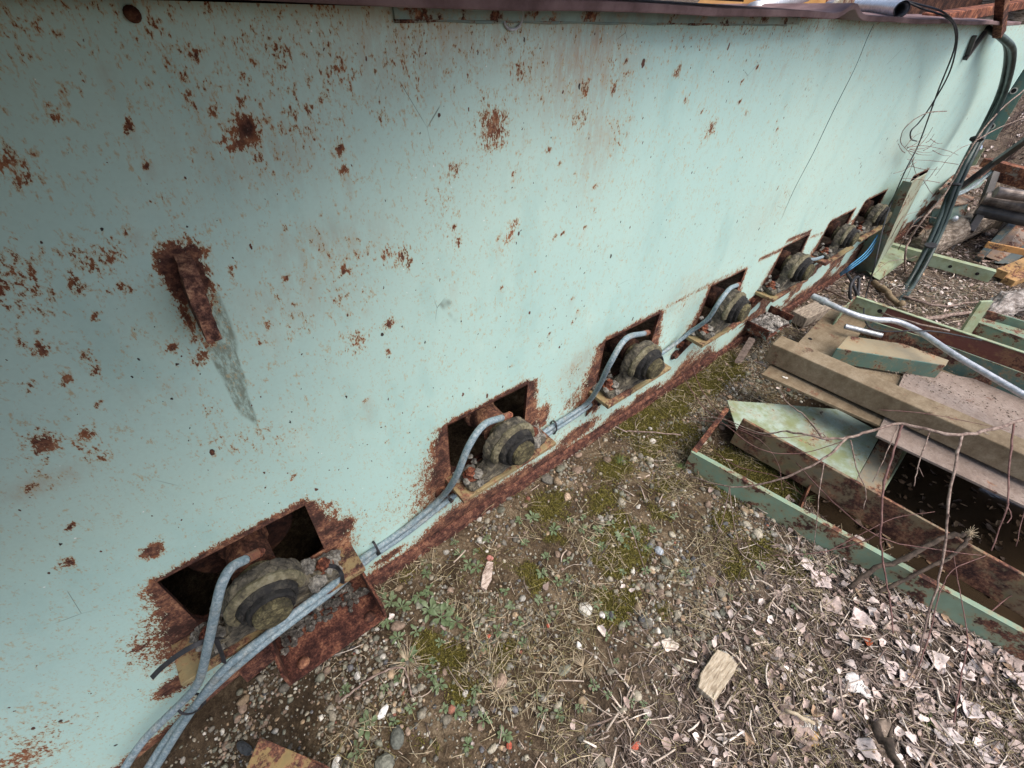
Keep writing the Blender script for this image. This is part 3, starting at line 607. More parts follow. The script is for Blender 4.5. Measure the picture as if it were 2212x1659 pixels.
# where what grows, by place
def vpos(x, y, z=-0.03):
    P = np.stack([x, y, np.full(np.shape(x), z) if np.isscalar(z) else z], -1) - CAM; d = P @ FWD; d = np.where(d < 0.05, 0.05, d)
    return 1106 + FOC * (P @ RGT) / d, 829.5 - FOC * (P @ UPV) / d
def moss_amt(x, y):
    a = np.zeros(np.shape(x))
    for px, py, rx, ry, st in [(1440, 860, .20, .13, 1), (1380, 905, .16, .1, .9), (1560, 790, .12, .12, 1), (1470, 930, .1, .1, .6), (1530, 770, .1, .1, .8), (1330, 1010, .12, .08, .5), (1340, 1305, .10, .05, .7), (925, 1400, .045, .05, 1), (1000, 1490, .06, .05, .6), (1180, 1100, .1, .1, .45), (1300, 1080, .1, .08, .55), (1710, 1230, .06, .06, .7), (1620, 1020, .2, .09, 1), (1690, 1060, .1, .06, 1), (1380, 1200, .08, .05, .5), (1500, 960, .1, .1, .5), (880, 1240, .04, .03, .4), (1590, 1230, .06, .05, .6), (1640, 990, .15, .1, 1), (1570, 1000, .1, .08, 1), (1690, 1080, .08, .06, 1), (1500, 830, .2, .12, .8), (1410, 960, .12, .08, .7), (980, 1420, .05, .05, .7), (1210, 1080, .08, .05, .6), (1560, 1130, .08, .05, .7), (1640, 1180, .07, .05, .7), (1440, 1050, .09, .06, .6)]:
        c = gp(px, py); a = np.maximum(a, st * np.exp(-((x - c[0]) / rx) ** 2 - ((y - c[1]) / ry) ** 2))
    for px, py, rx, ry, st in [(1250, 1150, .45, .35, .45), (1050, 1450, .3, .25, .4), (1480, 1150, .3, .3, .45), (1330, 1250, .35, .3, .55), (1200, 1330, .3, .25, .45)]:
        c = gp(px, py); a = np.maximum(a, st * np.exp(-((x - c[0]) / rx) ** 2 - ((y - c[1]) / ry) ** 2) * 1.25 * sstep(.40, .56, fbm(x * 7 + 20, y * 7 + 9, 3)))
    return a * (0.45 + 1.2 * fbm(x * 14, y * 14, 3))
def straw_amt(x, y):                              # dead straw: towards the lower right, and beyond the scrap
    u, v = vpos(x, y)
    near = sstep(-170, 190, (u - 1190) * 0.7 + (v - 1659) * 0.7 + 60 * (fbm(x * 3, y * 3, 2) - .4)) * sstep(300, 700, v)
    return np.clip(np.where(x > 2.8, 0.75, near), 0, 1)
sm_ = straw_amt(GX, GY); mo_ = moss_amt(GX, GY)
for nm, fl in (('moss', mo_), ('straw', sm_), ('dark_soil', np.where(inpoly(GX, GY, PIT), 1.0, 0) + 0.7 * np.exp(-((GX + .35) / .45) ** 2 - ((GY + .10) / .22) ** 2))):  # darkened soil: the wet pit, plus a patch at the near wall foot
    at = me.attributes.new(nm, 'FLOAT', 'POINT'); at.data.foreach_set('value', fl.reshape(-1).astype(np.float32))
m = M('soil', 0.95, spec=0.15); m.coord(False)
a = m.noise(9, 8, 0.65); b_ = m.noise(60, 6, 0.7); c_ = m.noise(220, 3, 0.6); k = m.math('ADD', m.math('MULTIPLY', a, .4), m.math('ADD', m.math('MULTIPLY', b_, .35), m.math('MULTIPLY', c_, .25)))
soil = m.ramp(m.step(k, .36, .64), (0, (0.024, 0.017, 0.011)), (.45, (0.070, 0.049, 0.030)), (.8, (0.135, 0.100, 0.064)), (1, (0.21, 0.168, 0.115)))
lit = m.ramp(m.step(k, .36, .64), (0, (0.022, 0.016, 0.013)), (.5, (0.085, 0.064, 0.05)), (1, (0.22, 0.175, 0.14)))
mossc = m.ramp(m.step(m.math('ADD', m.math('MULTIPLY', b_, .5), m.math('MULTIPLY', c_, .5)), .35, .65), (0, (0.032, 0.028, 0.007)), (.5, (0.105, 0.090, 0.020)), (1, (0.20, 0.17, 0.045)))
cc = m.mix(m.math('MULTIPLY', m.attr('straw'), .8), soil, lit); mm = m.step(m.math('ADD', m.attr('moss'), m.math('MULTIPLY', m.math('SUBTRACT', b_, .5), .5)), .28, .5); cc = m.mix(mm, cc, mossc)
cc = m.mix(m.math('MULTIPLY', m.attr('dark_soil'), .7, clamp=True), cc, (0.03, 0.021, 0.014)); m.color(cc)
m.bump(m.math('ADD', k, m.math('MULTIPLY', c_, m.math('MULTIPLY', mm, .6))), 1.0, 0.010)
me.materials.append(m.m); go = bpy.data.objects.new('ground', me); COL.objects.link(go); tag(go, None, kind='structure')
m = M('ditch_water', 0.07, spec=0.5); m.color(m.mix(m.noise(5, 6), (0.010, 0.008, 0.005), (0.045, 0.030, 0.018))); m.bump(m.noise(14, 3), 0.12, 0.004)
b = MB(); pz = [(x, y, -0.125) for x, y in PIT]; b.add(pz, [tuple(range(len(pz)))]); tag(b.build('water', m.m), None, kind='structure')

# ------------------------------------------------------------------ scatter: vectorised copies into one mesh
def scatter(name, base, faces, pos, scl, ang, tilt, tint, mat, label=None, kind='stuff', smooth=False):
    n = len(pos); V = np.asarray(base)                 # base: (k, nv, 3) variants
    var = RNG.integers(0, len(V), n); P = V[var] * scl[:, None, :]
    ct, st = np.cos(tilt)[:, None], np.sin(tilt)[:, None]; x, y, z = P[..., 0], P[..., 1], P[..., 2]
    x, z = x * ct - z * st, x * st + z * ct
    ca, sa = np.cos(ang)[:, None], np.sin(ang)[:, None]; x, y = x * ca - y * sa, x * sa + y * ca
    P = np.stack([x, y, z], -1) + pos[:, None, :]; nv = V.shape[1]
    F = np.asarray(faces); k = F.shape[1]; FF = (F[None] + (np.arange(n) * nv)[:, None, None]).reshape(-1, k)
    me = bpy.data.meshes.new(name); me.vertices.add(n * nv); me.vertices.foreach_set('co', P.reshape(-1).astype(np.float32))
    me.loops.add(FF.size); me.loops.foreach_set('vertex_index', FF.reshape(-1).astype(np.int32)); me.polygons.add(len(FF)); me.polygons.foreach_set('loop_start', np.arange(len(FF)) * k)
    me.update(calc_edges=True)
    if smooth: me.polygons.foreach_set('use_smooth', [True] * len(FF))
    at = me.color_attributes.new('tint', 'FLOAT_COLOR', 'POINT'); c4 = np.concatenate([np.repeat(tint, nv, 0), np.ones((n * nv, 1))], 1); at.data.foreach_set('color', c4.astype(np.float32).reshape(-1))
    o = bpy.data.objects.new(name, me); COL.objects.link(o); me.materials.append(mat); tag(o, label, None, None, kind); return o
def stone_variants(k, sub=1):
    bm = bmesh.new(); bmesh.ops.create_icosphere(bm, subdivisions=sub, radius=1); bm.verts.ensure_lookup_table(); V = np.array([v.co[:] for v in bm.verts]); F = [tuple(v.index for v in f.verts) for f in bm.faces]; bm.free(); o = []
    for _ in range(k):
        d = RNG.normal(size=(6, 3)); d /= np.linalg.norm(d, axis=1)[:, None]; h = RNG.uniform(.5, .95, 6); s_ = np.ones(len(V))
        for q, hh in zip(d, h): p = V @ q; s_ = np.where(p * s_ > hh, hh / np.maximum(p, 1e-3), s_)
        o.append(V * (s_ * RNG.uniform(.92, 1.08, len(V)))[:, None])
    return np.array(o), F
def pts_view(n, u0, u1, v0, v1, keep):
    """random ground points, uniform in area, inside the given part of the view"""
    out = []; tot = 0
    while tot < n:
        x = RNG.uniform(-.9, 9, n * 6); y = RNG.uniform(-2.6, 0.0, n * 6); u, v = vpos(x, y); ok = (u > u0) & (u < u1) & (v > v0) & (v < v1); x, y = x[ok], y[ok]; q = keep(x, y); s_ = RNG.random(len(x)) < q; out.append(np.stack([x[s_], y[s_]], 1)); tot += s_.sum()
    return np.concatenate(out)[:n]
pick = lambda n, cols, w: np.array(cols)[RNG.choice(len(cols), n, p=np.array(w) / sum(w))] * RNG.uniform(.65, 1.3, (n, 1))
STC = [(.20, .18, .14), (.30, .27, .21), (.13, .12, .10), (.10, .10, .105), (.27, .20, .13), (.38, .36, .32), (.50, .48, .43), (.22, .095, .065), (.22, .16, .12), (.17, .17, .13)]
STW = [20, 15, 16, 5, 10, 5, 1.5, .8, 13, 13]
FRM = [tuple(gp(px, py, 0.0)[:2]) for px, py in ((1500, 990), (1570, 890), (1760, 950), (2400, 1300), (2300, 1440))]
def gkeep(x, y): return np.where(inpoly(x, y, FRM), .12, 1) * (0.12 + 1.0 * (1 - straw_amt(x, y))) * (1 - 0.93 * np.clip(moss_amt(x, y) * 1.9, 0, 1)) * (0.25 + 1.3 * sstep(.38, .55, fbm(x * 5 + 3, y * 5, 3))) * np.where(inpoly(x, y, PIT), .1, 1)
SV, SF = stone_variants(24)
m_stone = m_attr('pebble', .9, 110, .4, .6, .002)
N = 24000; p = pts_view(N, 150, 2300, 600, 1760, lambda x, y: gkeep(x, y) * np.where(x < 3.3, 1, .5))
s_ = np.exp(RNG.normal(math.log(.0038), .5, N)).clip(.0016, .014); sc3 = s_[:, None] * RNG.uniform(.7, 1.3, (N, 3)) * (1, 1, .7)
scatter('gravel', SV, SF, np.column_stack([p, gz(p[:, 0], p[:, 1]) + s_ * .25]), sc3, RNG.uniform(0, 6.3, N), RNG.normal(0, .3, N), pick(N, STC, STW), m_stone, 'mixed grey, tan and white gravel strewn over bare soil', smooth=False)
N = 800; p = pts_view(N, 150, 2300, 600, 1760, gkeep)
SV2, SF2 = stone_variants(20, 2)
s_ = np.exp(RNG.normal(math.log(.011), .35, N)).clip(.006, .026); sc3 = s_[:, None] * RNG.uniform(.65, 1.3, (N, 3)) * (1, 1, .65)
scatter('pebbles', SV2, SF2, np.column_stack([p, gz(p[:, 0], p[:, 1]) + s_ * .2]), sc3, RNG.uniform(0, 6.3, N), RNG.normal(0, .3, N), pick(N, STC, STW), m_stone, 'larger pebbles lying in the gravel')

# straw and stalks
def stalk_variants(k):
    o = []
    for _ in range(k):
        xs_ = np.linspace(-.5, .5, 4); bend = RNG.normal(0, .05, 2); V = []
        for i, x in enumerate(xs_):
            yy = bend[0] * (x * x * 4 - .3); zz = bend[1] * .6 * (x * x * 4)
            for a in (0.4, 1.97, 3.54, 5.11): V.append((x, yy, zz, math.cos(a), math.sin(a)))
        o.append(V)
    A = np.array(o); F = [(i * 4 + j, i * 4 + (j + 1) % 4, i * 4 + 4 + (j + 1) % 4, i * 4 + 4 + j) for i in range(3) for j in range(4)] + [(3, 2, 1, 0), (12, 13, 14, 15)]
    return A, F
SA, SFa = stalk_variants(16)
m_straw = m_attr('straw', .85, 70, .35, .4, .001, stretch=(1, 1, 1))
def stalks(name, n, keep, lo, hi, r0, r1, cols, wts, label, lift=.006, tiltsd=.12, view=(700, 2400, 420, 1800)):
    p = pts_view(n, *view, keep); L = RNG.uniform(lo, hi, n) * RNG.uniform(.5, 1, n); R = RNG.uniform(r0, r1, n)
    var = RNG.integers(0, len(SA), n); B = SA[var]; P = np.stack([B[..., 0] * L[:, None], B[..., 1] * L[:, None] + B[..., 3] * R[:, None], B[..., 2] * L[:, None] + B[..., 4] * R[:, None]], -1)
    # one "variant" per stalk
    n_ = len(p); t = RNG.normal(0, tiltsd, n); a = RNG.uniform(0, 6.283, n); ct, st = np.cos(t)[:, None], np.sin(t)[:, None]; x, y, z = P[..., 0], P[..., 1], P[..., 2]
    x, z = x * ct - z * st, x * st + z * ct; ca, sa = np.cos(a)[:, None], np.sin(a)[:, None]; x, y = x * ca - y * sa, x * sa + y * ca
    zz = gz(p[:, 0], p[:, 1]) + R + RNG.random(n) ** 2 * lift + np.abs(np.sin(t)) * L * .4
    P = np.stack([x + p[:, :1], y + p[:, 1:2], z + zz[:, None]], -1)
    FF = (np.asarray(SFa)[None] + (np.arange(n) * 16)[:, None, None]).reshape(-1, 4); me = bpy.data.meshes.new(name); me.vertices.add(n * 16); me.vertices.foreach_set('co', P.reshape(-1).astype(np.float32))
    me.loops.add(FF.size); me.loops.foreach_set('vertex_index', FF.reshape(-1).astype(np.int32)); me.polygons.add(len(FF)); me.polygons.foreach_set('loop_start', np.arange(len(FF)) * 4); me.update(calc_edges=True)
    at = me.color_attributes.new('tint', 'FLOAT_COLOR', 'POINT'); at.data.foreach_set('color', np.concatenate([np.repeat(pick(n, cols, wts), 16, 0), np.ones((n * 16, 1))], 1).astype(np.float32).reshape(-1))
    o = bpy.data.objects.new(name, me); COL.objects.link(o); me.materials.append(m_straw); tag(o, label, kind='stuff')
nopit = lambda x, y: np.where(inpoly(x, y, PIT), 0, 1)
STR = [(.47, .39, .32), (.34, .27, .22), (.155, .115, .095), (.60, .52, .445), (.085, .062, .053), (.235, .185, .155)]
stalks('straw', 17000, lambda x, y: nopit(x, y) * (straw_amt(x, y) ** 1.5 * np.where(x < 2.8, 1, .35) + .015), .02, .10, .0006, .0018, STR, [12, 16, 16, 5, 16, 16], 'pale dead straw and stalk pieces matted over the ground', .014, .08)
stalks('reed_stalks', 1100, lambda x, y: nopit(x, y) * (straw_amt(x, y) ** 2 * np.where(x < 2.8, 1, .3) + .02), .04, .12, .0019, .0034, STR, [20, 16, 8, 9, 3, 10], 'thicker broken reed stalks on the straw', .02, .08)
stalks('moss', 36000, lambda x, y: nopit(x, y) * np.clip(moss_amt(x, y) * 1.6 - .25, 0, 1), .006, .016, .0006, .0013, [(.11, .10, .02), (.17, .15, .032), (.07, .06, .015), (.22, .185, .06)], [10, 8, 8, 4], 'velvety olive green moss on the damp soil', .004, .9)
stalks('dead_grass', 12000, lambda x, y: nopit(x, y) * (.10 + .9 * sstep(.45, .6, fbm(x * 6 + 40, y * 6, 3))) * np.where(x < 3, 1, .3), .03, .10, .0005, .0011, [(.33, .27, .17), (.20, .17, .08), (.42, .35, .24), (.12, .09, .06)], [10, 8, 8, 8], 'thin dead grass and root threads', .02, .25)
# fallen leaves
def leaf_variants(k, nl=8, nw=5, jag=.18):
    o = []
    for _ in range(k):
        V = []; c1, c2, c3 = RNG.normal(0, .45), RNG.normal(.3, .6), RNG.normal(0, .3); ph = RNG.uniform(0, 6.3, 2); wd = RNG.uniform(.30, .46)
        for i in range(nl + 1):
            t = i / nl; base = math.sin(math.pi * min(t ** .75, 1)) ** .65 if 0 < t < 1 else 0.03
            for j in range(nw):
                s_ = (j / (nw - 1) - .5) * 2; edge = 1 + jag * math.sin(11 * t + ph[0] * (1 if s_ > 0 else 2) + ph[1]) * abs(s_) + RNG.normal(0, .05) * abs(s_)
                y = s_ * wd * base * edge; x = (t - .5) * (1 + .08 * abs(s_) * math.sin(9 * t))
                V.append((x, y, c2 * y * y * 1.6 + c1 * (x * x - .1) * .8 + c3 * x * y + RNG.normal(0, .022) - .03 * math.exp(-(s_ * 4) ** 2)))
        o.append(V)
    F = [(i * nw + j, (i + 1) * nw + j, (i + 1) * nw + j + 1, i * nw + j + 1) for i in range(nl) for j in range(nw - 1)]
    return np.array(o), F
LV, LF = leaf_variants(22)
m_leaf = m_attr('dead_leaf', .8, 45, .35, .5, .002)
LC = [(.44, .35, .31), (.33, .25, .215), (.54, .46, .42), (.18, .13, .108), (.56, .49, .45), (.30, .205, .135)]
def lkeep(x, y): return nopit(x, y) * (straw_amt(x, y) ** 3 * np.where(x < 2.8, .35 + .65 * sstep(1400, 2100, vpos(x, y)[0]), .5) + .01)
N = 4600; p = pts_view(N, 700, 2400, 400, 1800, lkeep); s_ = RNG.uniform(.008, .036, N); sc3 = np.stack([s_, s_ * RNG.uniform(.5, 1, N), s_], 1)
scatter('leaf_litter', LV, LF, np.column_stack([p, gz(p[:, 0], p[:, 1]) + .006 + RNG.random(N) * .012]), sc3, RNG.uniform(0, 6.3, N), RNG.normal(0, .3, N), pick(N, LC, [10, 10, 8, 8, 4, 4]), m_leaf, 'crumbled dead leaves among the straw', smooth=True)
def one_leaf(px, py, size, col, label, group=None, tilt=0.15, cat='leaf'):
    c = gp(px, py, -.02); c[2] = gz(c[0], c[1]) + .008 + size * .06
    v, f = leaf_variants(1, 12, 7, .22); P = v[0] * size; a = RNG.uniform(0, 6.28); t = RNG.normal(0, tilt); ct, st = math.cos(t), math.sin(t)
    P = np.stack([P[:, 0] * ct - P[:, 2] * st, P[:, 1], P[:, 0] * st + P[:, 2] * ct], 1); ca, sa = math.cos(a), math.sin(a)
    P = np.stack([P[:, 0] * ca - P[:, 1] * sa, P[:, 0] * sa + P[:, 1] * ca, P[:, 2]], 1) + c
    b = MB(); b.add(P, f); o = b.build('dried_leaf', m_leaf, smooth=True, tint=[(*col, 1)] * len(P), fix=False)
    sm = o.modifiers.new('thick', 'SOLIDIFY'); sm.thickness = .0007; return tag(o, label, cat, group)
pale = [(1742, 1215), (1770, 1252), (1830, 1245), (1905, 1240), (1935, 1300), (1795, 1310), (1855, 1340), (2030, 1330), (2060, 1345), (2112, 1340), (2150, 1370), (2180, 1350), (2020, 1430), (2085, 1455), (1790, 1200), (2120, 1440), (2195, 1475), (2150, 1555), (2050, 1590), (1930, 1580), (1975, 1620), (1740, 1590), (1690, 1540), (2200, 1620), (2130, 1620), (1880, 1620), (2000, 1520), (2090, 1530), (1950, 1400), (2180, 1430), (1925, 1440), (1960, 1470)]
for px, py in pale:
    if gp(px, py)[2] > -1: one_leaf(px, py, random.uniform(.04, .075), random.choice(LC[:3] + [(.60, .52, .49), (.52, .43, .40)]), 'large pale brown dried leaf curled on the straw at the lower right', 'large dried leaves on the straw')
one_leaf(1858, 1480, .075, (.66, .62, .59), 'bleached white lobed leaf lying on straw right of the wood offcut'); one_leaf(1745, 1565, .08, (.66, .62, .58), 'pale grey torn leaf at the lower middle of the straw')
one_leaf(1448, 1392, .055, (.62, .54, .46), 'crumpled beige leaf above left of the wood offcut'); one_leaf(1870, 1385, .03, (.30, .075, .03), 'small red brown leaf in the straw')
one_leaf(1920, 1600, .10, (.20, .155, .12), 'big dark brown leaf lying at the bottom right')
one_leaf(1755, 1590, .05, (.42, .27, .12), 'orange brown leaf beside the torn grey leaf')

# weeds
m = M('weed_leaf', .55, spec=.3); oi = m.t.nodes.new('ShaderNodeObjectInfo'); f = m.noise(60, 4)
m.color(m.mix(m.step(f, .35, .65), m.ramp(oi.outputs['Random'], (0, (.070, .105, .045)), (1, (.11, .145, .07))), m.ramp(oi.outputs['Random'], (0, (.12, .165, .08)), (1, (.17, .21, .125))))); m.b.inputs['Subsurface Weight'].default_value = 0; m.bump(f, .3, .002); m_weed = m.m
m_gblade = m_plain('grass_blade', (.06, .10, .025), (.16, .20, .07), 60, .6)
def weed(px, py, size, n, label, group):
    c = gp(px, py); c[2] = gz(c[0], c[1]) + .004; b = MB(); nl, nw = 6, 3
    a0 = random.uniform(0, 6.28)
    for q in range(n):
        a = a0 + q * 2.399 + random.gauss(0, .25); L = size * random.uniform(.55, 1.1); up = random.uniform(.15, .75); wd = L * random.uniform(.13, .21); V = []
        for i in range(nl + 1):
            t = i / nl; w_ = wd * (.16 + .84 * max(0, math.sin(math.pi * ((t - .3) / .7) ** .8)) if t > .3 else .16) * (1 if t < 1 else .25)
            r_ = L * (t - .12 * t * t); h = L * up * (t - .75 * t * t)
            for j in (-1, 0, 1): V.append(c + (math.cos(a) * r_ - math.sin(a) * w_ * j, math.sin(a) * r_ + math.cos(a) * w_ * j, h + .004 + abs(j) * w_ * .3 + random.gauss(0, .0006)))
        b.add(V, [(i * 3 + j, i * 3 + 3 + j, i * 3 + 4 + j, i * 3 + 1 + j) for i in range(nl) for j in range(2)])
    return tag(b.build('weed', m_weed, smooth=True, fix=False), label, 'weed', group)
wp_ = [(822, 1283, .05), (845, 1300, .045), (868, 1312, .05), (835, 1340, .045), (905, 1288, .05), (925, 1275, .05), (930, 1320, .06), (952, 1335, .06), (968, 1312, .045), (985, 1345, .05), (1010, 1370, .04), (1012, 1220, .045), (990, 1200, .04), (1030, 1228, .045), (900, 1365, .045), (880, 1420, .05), (860, 1380, .05), (1075, 1365, .035), (1105, 1310, .035), (1090, 1280, .035), (1120, 1345, .035), (1060, 1330, .035), (1130, 1390, .03), (1045, 1400, .03),
       (1290, 1150, .045), (1320, 1135, .045), (1345, 1160, .045), (1300, 1180, .04), (1260, 1120, .03), (1370, 1150, .035), (1195, 1145, .045), (1150, 1120, .04), (1170, 1240, .045), (1205, 1260, .04), (1180, 1205, .035), (950, 1480, .045), (985, 1535, .045), (790, 1565, .05), (740, 1485, .035), (1090, 1590, .04), (1170, 1540, .035), (770, 1620, .05), (1010, 1610, .035), (1640, 1225, .035), (1790, 1235, .04), (1715, 1310, .03), (1740, 1205, .03), (1250, 1530, .03), (1330, 1430, .025), (1480, 1240, .03), (1455, 1120, .03), (1580, 1290, .025), (1680, 1120, .02)]
for _ in range(70):
    wp_.append((random.uniform(830, 1420), random.uniform(1120, 1560), random.uniform(.018, .034)))
for k, (px, py, s_) in enumerate(wp_):
    weed(px, py, s_ * random.uniform(.6, .88), random.randint(6, 10), 'low green leafy weed sprouting from the gravel', 'small weeds in the gravel')
def tuft(px, py, size, n, label, mat, cat='grass tuft', nm='grass_tuft', grp=None):
    c = gp(px, py); c[2] = gz(c[0], c[1]); b = MB()
    for q in range(n):
        a = random.uniform(0, 6.28); L = size * random.uniform(.5, 1.1); up = random.uniform(.2, 1.0); P = [c + (math.cos(a) * L * t * (1 - .3 * up), math.sin(a) * L * t * (1 - .3 * up), L * up * (t - .45 * t * t)) for t in (0, .33, .66, 1)]
        b.tube(P, [.0011, .0011, .0008, .0003], 4)
    return tag(b.build(nm, mat), label, cat, grp)
m_dry = m_plain('dry_grass', (.25, .19, .12), (.50, .42, .30), 40, .9)
for px, py, s_ in ((1562, 1050, .06), (1340, 1000, .045), (1735, 1080, .06), (1470, 1010, .05), (1690, 1010, .05), (1400, 1185, .03), (2010, 1560, .03)): tuft(px, py, s_, 34, 'short tuft of bright green grass on moss', m_gblade, grp='green grass tufts')
tuft(880, 1430, .09, 46, 'sprawling dry straw coloured grass clump left of the mossy patch', m_dry); tuft(1075, 1500, .06, 40, 'dry grass clump beneath the weeds at lower centre', m_dry)
tuft(1260, 1440, .06, 40, 'dry grass clump near small white pebbles', m_dry)

# single stones and scraps on the ground
def stone(nm, px, py, size, col, label, cat='stone'):
    c = gp(px, py); c[2] = gz(c[0], c[1]) + size[2] * .45; b = MB(); lump(b, c, size)
    o = b.build(nm, m_stone, tint=[(*col, 1)] * len(b.v), bevel=.0015); return tag(o, label, cat)
for px, py, s_, col, lb in [(826, 1536, (.022, .014, .012), (.74, .73, .70), 'blocky white stone at the lower left, above a weed'), (720, 1645, (.022, .014, .012), (.78, .76, .72), 'white chip beside the rusty plate at the bottom edge'), (1448, 1390, (.0, 0, 0), None, ''), (498, 1596, (.035, .014, .01), (.045, .05, .055), 'long dark slate stone left of the rusty plate'),
                            (770, 1455, (.013, .011, .010), (.5, .48, .44), 'rounded pale stone below the open channel stub'), (1425, 1190, (.02, .016, .013), (.30, .33, .36), 'blue grey stone in the gravel'), (1320, 1330, (.015, .014, .012), (.06, .06, .065), 'dark round stone next to white pebbles'), (1300, 1330, (.013, .012, .010), (.6, .57, .55), 'pale stone next to the dark round stone'),
                            (860, 1590, (.03, .022, .016), (.10, .105, .09), 'large dark grey green stone at lower left of the weeds'), (830, 1650, (.03, .026, .02), (.16, .16, .13), 'large olive grey stone at the bottom edge'), (1410, 955, (.018, .016, .012), (.55, .52, .46), 'pale stone by the foot of the fourth bearing'), (1485, 1020, (.016, .012, .01), (.25, .27, .30), 'bluish stone in front of the scrap frame corner'), (1175, 985, (.022, .018, .014), (.22, .18, .17), 'brown stone against the rusty machine foot'), (1225, 1075, (.022, .018, .014), (.38, .28, .2), 'tan stone right of the second bearing'),
                            (1250, 1395, (.014, .012, .01), (.66, .63, .58), 'white stone lying below the white pebble patch'), (1060, 1470, (.009, .008, .007), (.72, .70, .66), 'small white stone left of the dry grass')]:
    if col: stone('stone', px, py, s_, col, lb)
for px, py, s_, lb in [(1372, 1610, (.016, .012, .009), 'bright red brick fragment at the bottom'), (1100, 1613, (.012, .010, .008), 'red brick fragment among straw stalks at the bottom'), (1058, 1207, (.015, .012, .010), 'pinkish red brick chip beside the wood splinter'), (1290, 1305, (.012, .008, .006), 'small red brick chip by the white pebbles'), (570, 1618, (.014, .010, .008), 'dark red brick chip left of the rusty plate'), (1055, 1375, (.008, .007, .006), 'tiny red brick chip among the weeds'), (1185, 1350, (.009, .007, .006), 'orange brick chip in the gravel')]:
    stone('brick_fragment', px, py, s_, (.36, .09, .055) if 'pink' not in lb else (.42, .18, .15), lb, 'brick fragment')
m_wood = m_plain('weathered_wood', (.22, .17, .115), (.40, .33, .24), 60, .9, .9, .003, c3=(.52, .45, .35), stretch=(.45, 2.6, 1))
m_woodg = m_plain('grey_wood', (.14, .11, .085), (.28, .23, .18), 26, .9, .7, .004, c3=(.40, .34, .27), stretch=(1, 5, 1))
def woodblock(nm, px, py, quad, t, mat, label):
    P = [gp(*q, 0.012) for q in quad]; z0 = gz(*P[0][:2]) ; P = [np.array((p[0], p[1], gz(p[0], p[1]) + t)) for p in P]; ctr = sum(P) / len(P)
    b = MB(); b.v = []; n = len(P); b.prism([p for p in P], (0, 0, -t)); o = b.build(nm, mat, bevel=.002, rough=(3, .003, .008)); return tag(o, label, 'wood')
woodblock('wood_offcut', 0, 0, [(1553, 1398), (1580, 1408), (1598, 1432), (1590, 1450), (1548, 1512), (1512, 1480), (1518, 1450)], .032, m_wood, 'split pale wood offcut lying on the straw')
woodblock('wood_splinter', 0, 0, [(1052, 1203), (1066, 1205), (1062, 1240), (1050, 1264), (1038, 1258), (1042, 1230)], .012, m_plain('splinter_wood', (.12, .07, .05), (.45, .36, .30), 40, .85, .7, .003, c3=(.6, .5, .44), stretch=(1, 4, 1)), 'small grey brown wood splinter standing in the gravel')
b = MB(); q = [gp(px, py, .02) for px, py in ((561, 1592), (660, 1634), (730, 1680), (700, 1760), (505, 1720))]; b.prism(q, (0, 0, -.008)); b.prism([gp(561, 1592, .012), gp(700, 1650, .012), gp(760, 1690, .0), gp(700, 1770, .0), gp(505, 1720, .0)], (0, 0, -.045))
tag(b.build('rusty_plate', m_paint('plate_rust', (.24, .18, .08), .62, 2.2, .6, (.17, .12, .06)), bevel=.0015), 'flat rusty steel plate end poking in at the bottom edge', 'steel plate')

# ------------------------------------------------------------------ scrap steel on the right
def m_dusty(name, c1, c2, c3, rustamt):
    m = M(name, .92, spec=.2); rc, rf = rustcol(m, 1.3); a = m.noise(3.5, 10, .72); b_ = m.noise(34, 8, .75); s_ = m.noise(11, 8, .7, vec=m.scaled((.35, 2.2, 1)), dist=.6)
    f = m.math('ADD', m.math('MULTIPLY', a, .45), m.math('ADD', m.math('MULTIPLY', b_, .3), m.math('MULTIPLY', s_, .25)))
    c = m.ramp(m.step(f, .36, .64), (0, c1), (.5, c2), (1, c3)); g_ = m.noise(140, 3, .7); c = m.mix(m.step(g_, .3, .7, 0, .35), c, tuple(q * .55 for q in c2))
    k = m.noise(8, 10, .75, dist=.4); c = m.mix(m.math('MULTIPLY', m.step(k, .66 - rustamt * .2, .70 - rustamt * .1), .8), c, rc)
    sp = m.vor(55); c = m.mix(m.math('MULTIPLY', m.step(sp.outputs['Distance'], .10, .06), .6), c, tuple(q * .35 for q in c1)); m.color(c); m.bump(m.math('ADD', f, m.math('MULTIPLY', g_, .3)), .6, .004); return m.m
m_tan = m_dusty('dirty_tan', (.12, .085, .052), (.215, .165, .108), (.29, .235, .165), .45)
m_tread = m_dusty('tread_dirt', (.16, .118, .095), (.255, .20, .168), (.335, .275, .24), .35)
m_pg = m_paint('green_frame_paint', (.235, .335, .24), .34, 1.6, .3, (.16, .17, .10))
m_pg2 = m_paint('pale_plate_paint', (.335, .42, .355), .14, 1.3, .65, (.19, .17, .105), .7)
m_rr = m_paint('rail_rust', (.17, .155, .115), .55, 1.2, .5, (.10, .08, .06), .2, .05)
m_teal = m_paint('dark_teal_paint', (.075, .135, .115), .30, 2.0, .35, (.10, .09, .06))
m_tealL = m_paint('teal_paint', (.105, .185, .150), .24, 2.0, .5, (.15, .135, .085))
m_redox = m_paint('red_primer', (.145, .052, .042), .25, 1.2, .35, (.12, .08, .06))
m_green = m_paint('bright_green_paint', (.19, .295, .205), .36, 2.2, .35)
m_moldy = m_paint('mossy_green_paint', (.33, .40, .27), .12, 2, .55, (.19, .17, .09), .35)
m_galv = m_plain('galvanised', (.32, .34, .36), (.55, .57, .60), 60, .45, .3, .001, .55)

